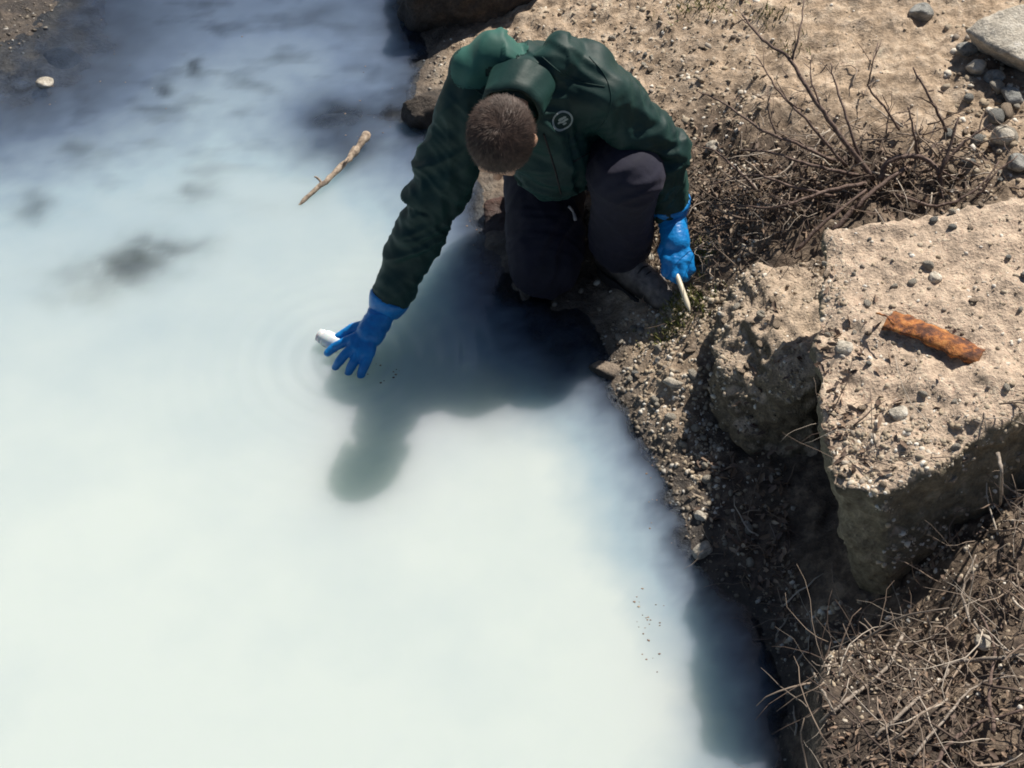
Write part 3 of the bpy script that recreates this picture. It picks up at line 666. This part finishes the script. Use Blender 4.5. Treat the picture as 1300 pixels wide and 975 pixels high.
# rusty iron fragment on the slab
rp = at(1190, 432, .5); zr, _, _ = surf(rp[0], rp[1])
rust = empty_at('rusty_fragment', (rp[0], rp[1], float(zr[0])), 'curved rusty orange iron fragment lying on the concrete slab', 'metal fragment')
A = at(1128, 405, float(surf(*at(1128, 405, float(zr[0]))[:2])[0][0])+.007); Bq = at(1246, 452, float(surf(*at(1246, 452, float(zr[0]))[:2])[0][0])+.007); ax = Bq-A; Lr = np.linalg.norm(ax); ax /= Lr; sd_ = np.cross([0, 0, 1], ax); sd_ /= np.linalg.norm(sd_); up_ = np.cross(ax, sd_)
V = []; F = []; nu, nv = 26, 9
for lay in (0, 1):
    for i in range(nu):
        t = i/(nu-1); wd = .03*(1-.12*t)*(1+.25*perlin(np.array([[t*7, 2.2, .3]]))[0])
        for j in range(nv):
            v = (j/(nv-1)-.5)*2; rag = .005*perlin(np.array([[t*9, v*2.3, 9.]]))[0]+.004*perlin(np.array([[t*26, v*6, 4.]]))[0]
            V.append(A+ax*(Lr*t+ (.01*perlin(np.array([[v*4, 3.3, t*2]]))[0] if i in (0, nu-1) else 0))+sd_*(v*wd+rag)+up_*(.010*(1-v*v)+.006*math.sin(t*4)+rag*1.6-lay*.005))
q = nu*nv
for i in range(nu-1):
    for j in range(nv-1):
        k = i*nv+j; F.append([k, k+1, k+nv+1, k+nv]); F.append([q+k, q+k+nv, q+k+nv+1, q+k+1])
for i in range(nu-1):
    for j in (0, nv-1): k = i*nv+j; F.append([k, k+nv, q+k+nv, q+k])
for j in range(nv-1):
    for i in (0, nu-1): k = i*nv+j; F.append([k, k+1, q+k+1, q+k])
adopt(link('plate', mesh('plate', V, F), M_rust), rust)
adopt(link('bent_wire', branch_mesh('bent_wire', [at(1112, 398, float(zr[0])+.012), at(1126, 402, float(zr[0])+.02), at(1134, 412, float(zr[0])+.022)], .002, .003, 4, .0005), M_rust), rust)

# ------------------------------------------------------------------ person
J = dict(
    neck=at(655, 124, .675), head=at(636, 177, .665),
    shA=at(603, 122, .61), elA=at(546, 262, .345), wrA=at(492, 385, .105),
    shB=at(762, 122, .63), elB=at(838, 196, .46), wrB=at(850, 262, .285),
    hipA=np.array([.085, 3.22, .29]), hipB=np.array([.27, 3.21, .28]),
    knA=at(692, 336, .10), knB=at(797, 226, .44),
    anA=np.array([.10, 3.30, .10]), anB=np.array([.285, 2.92, .15]))
hc = np.array([-.07, -.87, .49]); hc /= np.linalg.norm(hc)          # crown direction
hf = np.array([-.12, -.45, -.88]); hf -= hc*(hf@hc); hf /= np.linalg.norm(hf)   # face direction
hs = np.cross(hf, hc)                                                  # towards the side
hf = hf*.87; hs = hs*.97
person = empty_at('person', (.18, 2.86, .04), 'person in dark green jacket and blue gloves crouching to dip a bottle in the water', 'person')
H = J['head']; HA = [hs, hf, hc]
spine = (J['hipA']+J['hipB'])/2
# -- body: one continuous skin
S = Solid()
S.ell(H+hc*.018-hf*.012, HA, (.073, .094, .083)); S.ell(H-hc*.045+hf*.03, HA, (.056, .062, .068)); S.ell(H-hc*.085+hf*.062, HA, (.028, .026, .022))
S.cone(H-hc*.005+hf*.085, H-hc*.04+hf*.108, .009, .013); S.ell(H-hc*.045+hf*.093, HA, (.017, .012, .010))
S.cone(H+hc*.012+hf*.078-hs*.035, H+hc*.012+hf*.078+hs*.035, .012, .012); S.ell(H-hc*.066+hf*.085, HA, (.024, .010, .007)); S.ell(H-hc*.077+hf*.082, HA, (.02, .010, .007))
for s in (-1, 1): S.ell(H-hc*.02-hf*.005+hs*s*.077, [hs, hf, hc], (.010, .02, .032)); S.ell(H-hc*.03+hf*.065+hs*s*.035, HA, (.022, .02, .018))
S.cone(H-hc*.05-hf*.03, J['neck'], .05, .047); S.cone(J['neck'], spine+[0, -.02, .12], .047, .08); S.cone(J['shA'], J['shB'], .045, .045); S.cone(spine+[0, 0, .12], spine, .11, .12)
S.chain([J['shA'], J['elA'], J['wrA']], [.045, .036, .026]); S.chain([J['shB'], J['elB'], J['wrB']], [.045, .036, .026])
for k in 'AB': S.chain([J['hip'+k], J['kn'+k], J['an'+k]], [.08, .055, .04]); S.cone(J['hip'+k], spine, .085, .09)
adopt(link('body', S.build('body', .006, 5), M_skin), person)
for s in (-1, 1):
    S = Solid(); c = H-hc*.012+hf*.082+hs*s*.032; V, F = ICO[2]; adopt(link('eye', mesh('eye', c+V*.0095, F.tolist()), M_eye), person)

# -- hair: cropped cap with short strands
V, F = ICO[4]; cap = H+hc*.022-hf*.016; P = np.array([.0775, .1, .0895])*V; Wd = P@np.array(HA)
loc = V; keepv = (loc[:, 2] > -.05-.85*np.clip(-loc[:, 1], 0, 1)) & (loc[:, 1] < .72+.5*loc[:, 2])
Wv = cap+Wd; Nn = Wd/np.linalg.norm(Wd, axis=1)[:, None]; Wv = Wv+Nn*(fbm(Wv*60, 3)*.003)[:, None]
Fk = [f for f in F.tolist() if keepv[f].all()]
hair = adopt(link('hair', mesh('hair', Wv, Fk), M_hair), person)
idx = np.nonzero(keepv)[0]; HV = []; HF = []; n = 0
whorl = hc*.9-hf*.35
for _ in range(11000):
    f = Fk[rng.integers(len(Fk))]; a = rng.dirichlet((1, 1, 1)); p = a@Wv[f]; nn = a@Nn[f]; tdir = p-(cap+whorl*.09); tdir -= nn*(tdir@nn); tdir /= np.linalg.norm(tdir)+1e-6
    sw = np.cross(nn, tdir); d = nn*.32+tdir*.8+sw*.35+rng.normal(size=3)*.22; d /= np.linalg.norm(d); sdv = np.cross(d, nn); sdv /= np.linalg.norm(sdv)+1e-6; L = rng.uniform(.009, .018); wv = sdv*.0006
    HV += [p-wv, p+wv, p+d*L]; HF.append([n, n+1, n+2]); n += 3
so = link('hair_strands', mesh('hair_strands', HV, HF, False), M_hair); so['kind'] = 'stuff'; so.parent = hair; so.matrix_parent_inverse = Matrix.Identity(4)

# -- jacket
def folds(me, segs, amp, fl=26, fc=7, seed=0, base=.3):
    V = verts(me); N = normals(me); best = np.full(len(V), 1e9); tt = np.zeros(len(V)); si = np.zeros(len(V), int); perp = np.zeros((len(V), 3))
    for k, (a, b, bend) in enumerate(segs):
        a = np.array(a); b = np.array(b); d = b-a; L = np.linalg.norm(d); d /= L; t = np.clip((V-a)@d, 0, L); q = V-(a+t[:, None]*d); dist = np.linalg.norm(q, axis=1); m = dist < best
        best[m] = dist[m]; tt[m] = t[m]; si[m] = k; perp[m] = q[m]
    amt = np.zeros(len(V))
    for k, (a, b, bend) in enumerate(segs):
        L = np.linalg.norm(np.array(b)-np.array(a)); m = si == k; amt[m] = base+(1-base)*np.exp(-((tt[m]/L-bend)/.33)**2)
    wob = perlin(V*5+seed)*1.1; wob2 = perlin(V*11+seed*3)*.5
    ax = np.array([(np.array(b)-np.array(a))/np.linalg.norm(np.array(b)-np.array(a)) for a, b, _ in segs])[si]
    u = np.cross(ax, [.3, -.8, .5]); u /= np.linalg.norm(u, axis=1)[:, None]; v = np.cross(ax, u); cu = (perp*u).sum(1); cv = (perp*v).sum(1)
    def layer(slant, f, sd): return 1-2.2*np.abs(perlin(np.stack([tt*f+cu*slant+wob+wob2+si*7.7, cu*fc-tt*3, cv*fc], 1)+sd))
    mask = np.clip(perlin(V*7+seed*5)*2+.5, 0, 1)
    big = layer(20, fl*.62, seed)*mask+layer(-24, fl*.72, seed+31)*(1-mask); small = layer(12, fl*1.7, seed+55)
    d = (big*.75-.3)*amt+small*.22*amt+perlin(V*10+seed*2)*.5
    setverts(me, V+N*(d*amp)[:, None])
S = Solid(); mid = (J['shA']+J['shB'])/2; hip = spine
chest = mid+np.array([.02, .035, -.06])
for s, sh, hp in ((-1, 'shA', 'hipA'), (1, 'shB', 'hipB')):
    a = J[sh]; b = J[hp]+[0, -.01, .03]; m = (a+b)/2+np.array([0, .015, .015])
    S.cone(a+[.0, .03, -.01]-(a-mid)*.25, m+(mid-a)*.1, .088, .112); S.cone(m+(mid-a)*.1, b, .112, .125)
S.cone(mid+[0, .05, -.01], hip+[0, .0, .06], .1, .12); S.cone(mid+[.01, -.02, -.03], chest+[.02, -.05, -.13], .085, .095); S.cone(chest+[.02, -.05, -.13], spine+[0, -.16, .12], .095, .1)
S.cone(J['shA'], J['shB'], .072, .072); S.cone(J['shA']+[.03, .05, .03], J['shB']+[-.03, .05, .03], .07, .07)
S.cone(mid+[0, .05, .01], J['neck'], .08, .058)
for q, rr in ((at(628, 74, .70), .062), (at(604, 92, .665), .062), (at(712, 80, .70), .062), (at(750, 96, .675), .06)): S.cone(q, mid+(q-mid)*.6+np.array([0, .07, -.14]), rr, .085)
S.chain([J['shA'], J['elA'], J['wrA']+(J['elA']-J['wrA'])*.08], [.077, .066, .05]); S.chain([J['shB'], J['elB'], J['wrB']+(J['elB']-J['wrB'])*.08], [.074, .063, .05])
jm = S.build('jacket', .0055, 45)
folds(jm, [(J['shA'], J['elA'], 1.), (J['elA'], J['wrA'], 0.), (J['shB'], J['elB'], 1.), (J['elB'], J['wrB'], .2), (mid, spine, .3)], .032, fl=21, seed=3, base=.55)
jacket = adopt(link('jacket', jm, M_jacket), person)
# collar and folded hood behind the neck
nd = J['neck']-(H-hc*.05-hf*.03); nd /= np.linalg.norm(nd); u = np.cross(nd, [0, 0, 1.]); u /= np.linalg.norm(u); v = np.cross(u, nd)
V = []; F = []; nk, rows = 72, 8
for r in range(rows):
    prof = [(.08, .05), (.078, .025), (.075, .0), (.073, -.018), (.071, -.042), (.065, -.043), (.064, -.01), (.062, .03)][r]
    for k in range(nk):
        a = 2*math.pi*k/nk; wv = 1+.03*math.sin(2*a+1)+.02*math.sin(5*a+r*.4)+.012*math.sin(11*a-r); V.append(J['neck']+nd*(prof[1]+.006*math.sin(2*a))+(u*math.cos(a)+v*math.sin(a))*prof[0]*wv)
for r in range(rows-1):
    for k in range(nk): F.append([r*nk+k, r*nk+(k+1) % nk, (r+1)*nk+(k+1) % nk, (r+1)*nk+k])
col_o = link('collar', mesh('collar', V, F), M_jacket); col_o.parent = jacket; col_o.matrix_parent_inverse = Matrix.Identity(4)
def sub(o, p): o.parent = p; o.matrix_parent_inverse = Matrix.Identity(4); return o
# sunlight on the shoulder nearest the water and upper back, painted in lighter teal
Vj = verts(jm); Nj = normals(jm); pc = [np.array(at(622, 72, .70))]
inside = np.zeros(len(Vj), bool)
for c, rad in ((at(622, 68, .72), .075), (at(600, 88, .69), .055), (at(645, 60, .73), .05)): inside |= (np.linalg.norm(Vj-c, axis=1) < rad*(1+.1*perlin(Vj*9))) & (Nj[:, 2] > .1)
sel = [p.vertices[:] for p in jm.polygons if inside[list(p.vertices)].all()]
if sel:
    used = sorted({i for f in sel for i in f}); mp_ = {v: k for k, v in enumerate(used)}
    pm = mesh('shoulder_sunlight', Vj[used]+Nj[used]*.0016, [[mp_[i] for i in f] for f in sel]); sub_sunlit = link('shoulder_sunlight', pm, M_sunlit_teal); sub_sunlit.parent = jacket; sub_sunlit.matrix_parent_inverse = Matrix.Identity(4); sub_sunlit['label'] = 'painted sunlight in lighter teal on the shoulder'
# sleeve cuffs
def cuff(name, a, b, r, m, par, w=.03, flare=0):
    a = np.array(a); b = np.array(b); d = b-a; d /= np.linalg.norm(d); P = [a+d*w*t for t in (0, .15, .5, .85, 1, 1, .5)]; R = [r*.93, r, r*(1.02+flare*.5), r*(1.0+flare), r*(.96+flare), r*.86, r*.8]
    V, F = tube(np.array(P)+np.arange(7)[:, None]*1e-5, R, 26, False); return mesh(name, V, F)
for s in 'AB':
    e, wv = J['el'+s], J['wr'+s]; d = (wv-e)/np.linalg.norm(wv-e); sub(link('cuff', cuff('cuff', wv-d*.035, wv, .050 if s == 'A' else .053, M_jacket, None, .03), M_jacket), jacket)

# seams and zip, sewn along the jacket surface
def seam(name, pxs, rad, m):
    Q = []
    for q in spline([np.array([a, b, 0.]) for a, b in pxs], 8):
        h = jb.ray_cast(camp, (Vector(at(q[0], q[1], .4))-camp).normalized())
        if h[0] is None or (Q and np.linalg.norm(np.array(h[0])-Q[-1]) > .05): continue
        Q.append(np.array(h[0]+h[1]*rad*.35))
    if len(Q) > 3: V, F = tube(np.array(Q), [rad]*len(Q), 6); sub(link(name, mesh(name, V, F), m), jacket)
jb = BVHTree.FromPolygons(verts(jm).tolist(), [list(p.vertices) for p in jm.polygons]); camp = Vector((0, 0, CAMH))
seam('zip', [(690, 170), (700, 200), (707, 225), (712, 246)], .0024, M_sole)
seam('seam', [(748, 72), (768, 96), (776, 125), (768, 152), (752, 172)], .0014, M_jacket)
seam('seam', [(688, 72), (712, 92), (738, 104), (768, 110)], .0013, M_jacket)
seam('seam', [(578, 108), (600, 112), (622, 128)], .0014, M_jacket)
seam('pocket', [(728, 205), (745, 196), (760, 186)], .0016, M_sole)
# emblem printed on the chest, laid onto the jacket surface
jb = BVHTree.FromPolygons(verts(jm).tolist(), [list(p.vertices) for p in jm.polygons])
camp = Vector((0, 0, CAMH)); tgt = Vector(at(714, 153, .5)); hit = jb.ray_cast(camp, (tgt-camp).normalized())
if hit[0] is not None:
    ec = hit[0]; en = (camp-ec).normalized()*.6+hit[1]*.4; en.normalize(); eu = Vector((1, 0, 0)); eu = (eu-en*eu.dot(en)).normalized(); ev = en.cross(eu)
    def lay(pts2):
        out = []
        for x, y in pts2:
            o = ec+eu*x+ev*y+en*.04; h = jb.ray_cast(o, -en); q = (h[0] if h[0] is not None and (h[0]-ec).length < .06 else ec+eu*x+ev*y); out.append(tuple(q+en*.0016))
        return out
    R1, R0, nk = .026, .0215, 48; P = [(R1*math.cos(2*math.pi*k/nk), R1*math.sin(2*math.pi*k/nk)) for k in range(nk)]+[(R0*math.cos(2*math.pi*k/nk), R0*math.sin(2*math.pi*k/nk)) for k in range(nk)]
    Fm = [[k, (k+1) % nk, nk+(k+1) % nk, nk+k] for k in range(nk)]
    # inner mark: a leaning leaf-like shape of small cells and a short bar
    cells = [(-.004, .004, .007), (.003, .008, .006), (.008, .002, .006), (.002, -.003, .006), (-.007, -.005, .005), (.006, -.009, .005)]
    for cx, cy, cr in cells:
        n0 = len(P); P += [(cx+cr*math.cos(a), cy+cr*.75*math.sin(a+.5)) for a in np.linspace(0, 2*math.pi, 9)[:-1]]; Fm.append(list(range(n0, n0+8)))
    emb = sub(link('emblem', mesh('emblem', lay(P), Fm, False), M_emblem), jacket); emb['label'] = 'round grey printed emblem on the chest'

# -- trousers
S = Solid()
for k in 'AB':
    kn = J['kn'+k]; S.chain([J['hip'+k], kn+(J['hip'+k]-kn)*.1, kn], [.115, .098, .088]); S.chain([kn, J['an'+k]+[0, .0, .05 if k == 'B' else .03]], [.085, .076])
    if k == 'B': S.cone(J['anB']+[0, .0, .05], J['anB']+[0, .0, .02], .076, .074)
S.cone(J['hipA'], J['hipB'], .12, .12); S.cone(spine, spine+[0, -.02, .08], .13, .13)
tm = S.build('trousers', .0065, 5)
folds(tm, [(J['hipA'], J['knA'], .85), (J['knA'], J['anA'], .9), (J['hipB'], J['knB'], .85), (J['knB'], J['anB'], .9)], .02, seed=9)
trousers = adopt(link('trousers', tm, M_trouser), person)
# pale waist cord ends hanging between the knees
tb = BVHTree.FromPolygons(verts(tm).tolist()+verts(jm).tolist(), [list(p.vertices) for p in tm.polygons]+[[i+len(tm.vertices) for i in p.vertices] for p in jm.polygons])
for P in ([(722, 262), (727, 268), (731, 280)], [(750, 268), (742, 271), (733, 277)]):
    Q = []
    for px, py in P:
        h = tb.ray_cast(camp, (Vector(at(px, py, .3))-camp).normalized())
        Q.append(np.array(h[0]+(camp-h[0]).normalized()*.006) if h[0] is not None else at(px, py, .3))
    if max(np.linalg.norm(Q[k]-Q[k+1]) for k in range(2)) < .08: sub(link('drawcord', branch_mesh('drawcord', Q, .0035, .0045, 4, .0005), M_cord), trousers)
# -- boots
def boot(ank, yaw, zb):
    fx = np.array([math.sin(yaw), -math.cos(yaw), 0]); sx = np.array([math.cos(yaw), math.sin(yaw), 0]); o = np.array([ank[0], ank[1], zb]); S = Solid()
    S.cone(o-fx*.035+[0, 0, .05], o+fx*.06+[0, 0, .055], .042, .045); S.cone(o+fx*.06+[0, 0, .05], o+fx*.15+[0, 0, .042], .046, .043); S.ell(o+fx*.165+[0, 0, .04], [fx, sx, [0, 0, 1]], (.05, .046, .034))
    S.cone(o+[0, 0, .06], ank+[0, 0, .06], .05, .052)
    m = S.build('boot', .005, 5); V = verts(m); V[:, 2] = np.maximum(V[:, 2], zb+.012); N = normals(m); V += N*(fbm(V*30, 3)*.003)[:, None]; setverts(m, V)
    bo = adopt(link('boot', m, M_boot), person)
    # welted sole
    out = []; 
    for k in range(40):
        a = 2*math.pi*k/40; ca, sa = math.cos(a), math.sin(a); l = .135 if ca > 0 else .128; wd = .05*(1-.18*math.exp(-((ca+.15)/.3)**2)); out.append(o+fx*(.065+l*math.copysign(abs(ca)**.8, ca))+sx*wd*math.copysign(abs(sa)**.75, sa))
    V = []; F = []; 
    for dz, sc_ in ((0, .97), (.004, 1), (.024, 1), (.028, .95)):
        for p in out: V.append(o+fx*.065+(p-o-fx*.065)*sc_+[0, 0, dz-.006])
    for r in range(3):
        for k in range(40): F.append([r*40+k, r*40+(k+1) % 40, (r+1)*40+(k+1) % 40, (r+1)*40+k])
    F.append(list(range(40))[::-1]); F.append(list(range(120, 160))); sub(link('sole', mesh('sole', V, F, False), M_sole), bo)
    # laces
    for t in (.07, .09, .11):
        c = o+fx*t+[0, 0, .098-.28*(t-.07)]; P = [c-sx*.026+[0, 0, -.012], c+[0, 0, .003], c+sx*.026+[0, 0, -.012]]; V, F = tube(spline(P, 5), [.0025]*11, 6); sub(link('lace', mesh('lace', V, F), M_sole), bo)
boot(np.array([.10, 3.33, .12]), math.pi-.1, .03); boot(J['anB'], .75, .045)

# -- hands: gloved, five fingers each
def hand(name, wr, palm, knuckles, fingers, thumb, cuffdir, rp=.03, rf=.0095):
    S = Solid(); S.cone(wr, palm, .034, .036); kn = [np.array(k) for k in knuckles]
    for k in kn: S.cone(palm, k, .024, .0145); 
    for i in range(3): S.cone(kn[i], kn[i+1], .0145, .0145)
    for f, k in zip(fingers, kn): S.chain([k]+[np.array(q) for q in f], [.0135, .0122, .0112, .0098][:len(f)+1])
    S.chain([palm+(wr-palm)*.35]+[np.array(q) for q in thumb], [.018, .015, .0122, .0105][:len(thumb)+1])
    d = wr-palm; d /= np.linalg.norm(d); S.cone(wr, wr+cuffdir*.03, .037, .04)
    m = S.build(name, .0032, 3); V = verts(m); N = normals(m)
    dist = np.linalg.norm(V-wr, axis=1); amt = np.exp(-(dist/.07)**2)*.0042+.0012
    t = (V-wr)@d; setverts(m, V+N*((1-2*np.abs(perlin(np.stack([t*42+perlin(V*18)*1.3, V[:, 0]*9, V[:, 1]*9], 1))))*amt)[:, None]); return m
# reaching hand: fingers down in the water, thumb and forefinger round the bottle
wA = J['wrA']+(J['wrA']-J['elA'])/np.linalg.norm(J['wrA']-J['elA'])*.012; pA = at(470, 424, .062); cd = (J['elA']-J['wrA'])/np.linalg.norm(J['elA']-J['wrA'])
kA = [at(449, 430, .056), at(450, 440, .05), at(458, 447, .046), at(469, 449, .046)]
fA = [[at(436, 435, .045), at(424, 441, .03), at(416, 448, .018)], [at(438, 450, .036), at(430, 460, .017), at(426, 466, .002)], [at(449, 460, .028), at(444, 469, .01), at(442, 475, -.006)], [at(463, 464, .026), at(459, 473, .008), at(458, 480, -.008)]]
tA = [at(448, 418, .05), at(436, 424, .036), at(424, 432, .022)]
gA = adopt(link('glove', hand('glove', wA, pA, kA, fA, tA, cd), M_glove), person); gA['label'] = 'blue glove dipping a bottle into the water'
sub(link('glove_cuff', cuff('glove_cuff', wA-cd*.012, wA+cd*.04, .046, M_glove, None, .044, .2), M_glove), gA)
# fist on the bank holding a pen
dB = (J['wrB']-J['elB'])/np.linalg.norm(J['wrB']-J['elB']); wB = J['wrB']+dB*.012; pB = at(858, 308, .235); cdB = -dB
kB = [at(846, 328, .215), at(855, 334, .212), at(865, 333, .212), at(874, 326, .216)]
fB = [[at(845, 346, .19), at(855, 352, .175), at(862, 345, .165)], [at(855, 352, .188), at(862, 356, .172), at(868, 347, .163)], [at(866, 351, .188), at(871, 352, .172), at(873, 343, .165)], [at(876, 342, .194), at(878, 343, .18), at(876, 336, .17)]]
tB = [at(842, 318, .215), at(846, 338, .195), at(855, 350, .183)]
gB = adopt(link('glove', hand('glove', wB, pB, kB, fB, tB, cdB), M_glove), person); gB['label'] = 'blue glove closed round a pen'
sub(link('glove_cuff', cuff('glove_cuff', wB-cdB*.012, wB+cdB*.04, .048, M_glove, None, .046, .2), M_glove), gB)

# ------------------------------------------------------------------ things held
def lathe(name, base_p, axis_d, prof, n=32):
    d = np.array(axis_d, float); d /= np.linalg.norm(d); u = np.cross(d, [0, 0, 1.]); u /= np.linalg.norm(u); v = np.cross(d, u); V = []; F = []
    for r, h in prof:
        for k in range(n): a = 2*math.pi*k/n; V.append(np.array(base_p)+d*h+(u*math.cos(a)+v*math.sin(a))*r)
    for i in range(len(prof)-1):
        for k in range(n): F.append([i*n+k, i*n+(k+1) % n, (i+1)*n+(k+1) % n, (i+1)*n+k])
    return mesh(name, V, F)
bp = at(432, 438, .012); bd = at(402, 424, .022)-bp
bottle = empty_at('sample_bottle', bp, 'small white plastic sample bottle held at the water surface by a blue glove', 'bottle')
adopt(link('body', lathe('body', bp, bd, [(.001, 0), (.020, 0), (.023, .003), (.023, .042), (.021, .048), (.0175, .052), (.0175, .066), (.0155, .066), (.0155, .052), (.021, .045), (.021, .005), (.001, .004)]), M_bottle), bottle)
adopt(link('neck_ring', lathe('neck_ring', bp+bd/np.linalg.norm(bd)*.053, bd, [(.0176, 0), (.0195, .001), (.0195, .004), (.0176, .005)]), M_bottle), bottle)
p0, p1 = at(856, 340, .2), at(877, 398, .165); pd = p1-p0; Lp = np.linalg.norm(pd)
pen = empty_at('pen', p0, 'slim cream coloured pen held in the gloved fist above the gravel', 'pen')
adopt(link('barrel', lathe('barrel', p0, pd, [(.0005, 0), (.0066, .001), (.007, .004), (.007, Lp*.8), (.0062, Lp*.82)], 14), M_pen), pen)
adopt(link('tip', lathe('tip', p0+pd*.82, pd, [(.0062, 0), (.005, .006), (.002, .016), (.0003, .018)], 14), M_pen), pen)
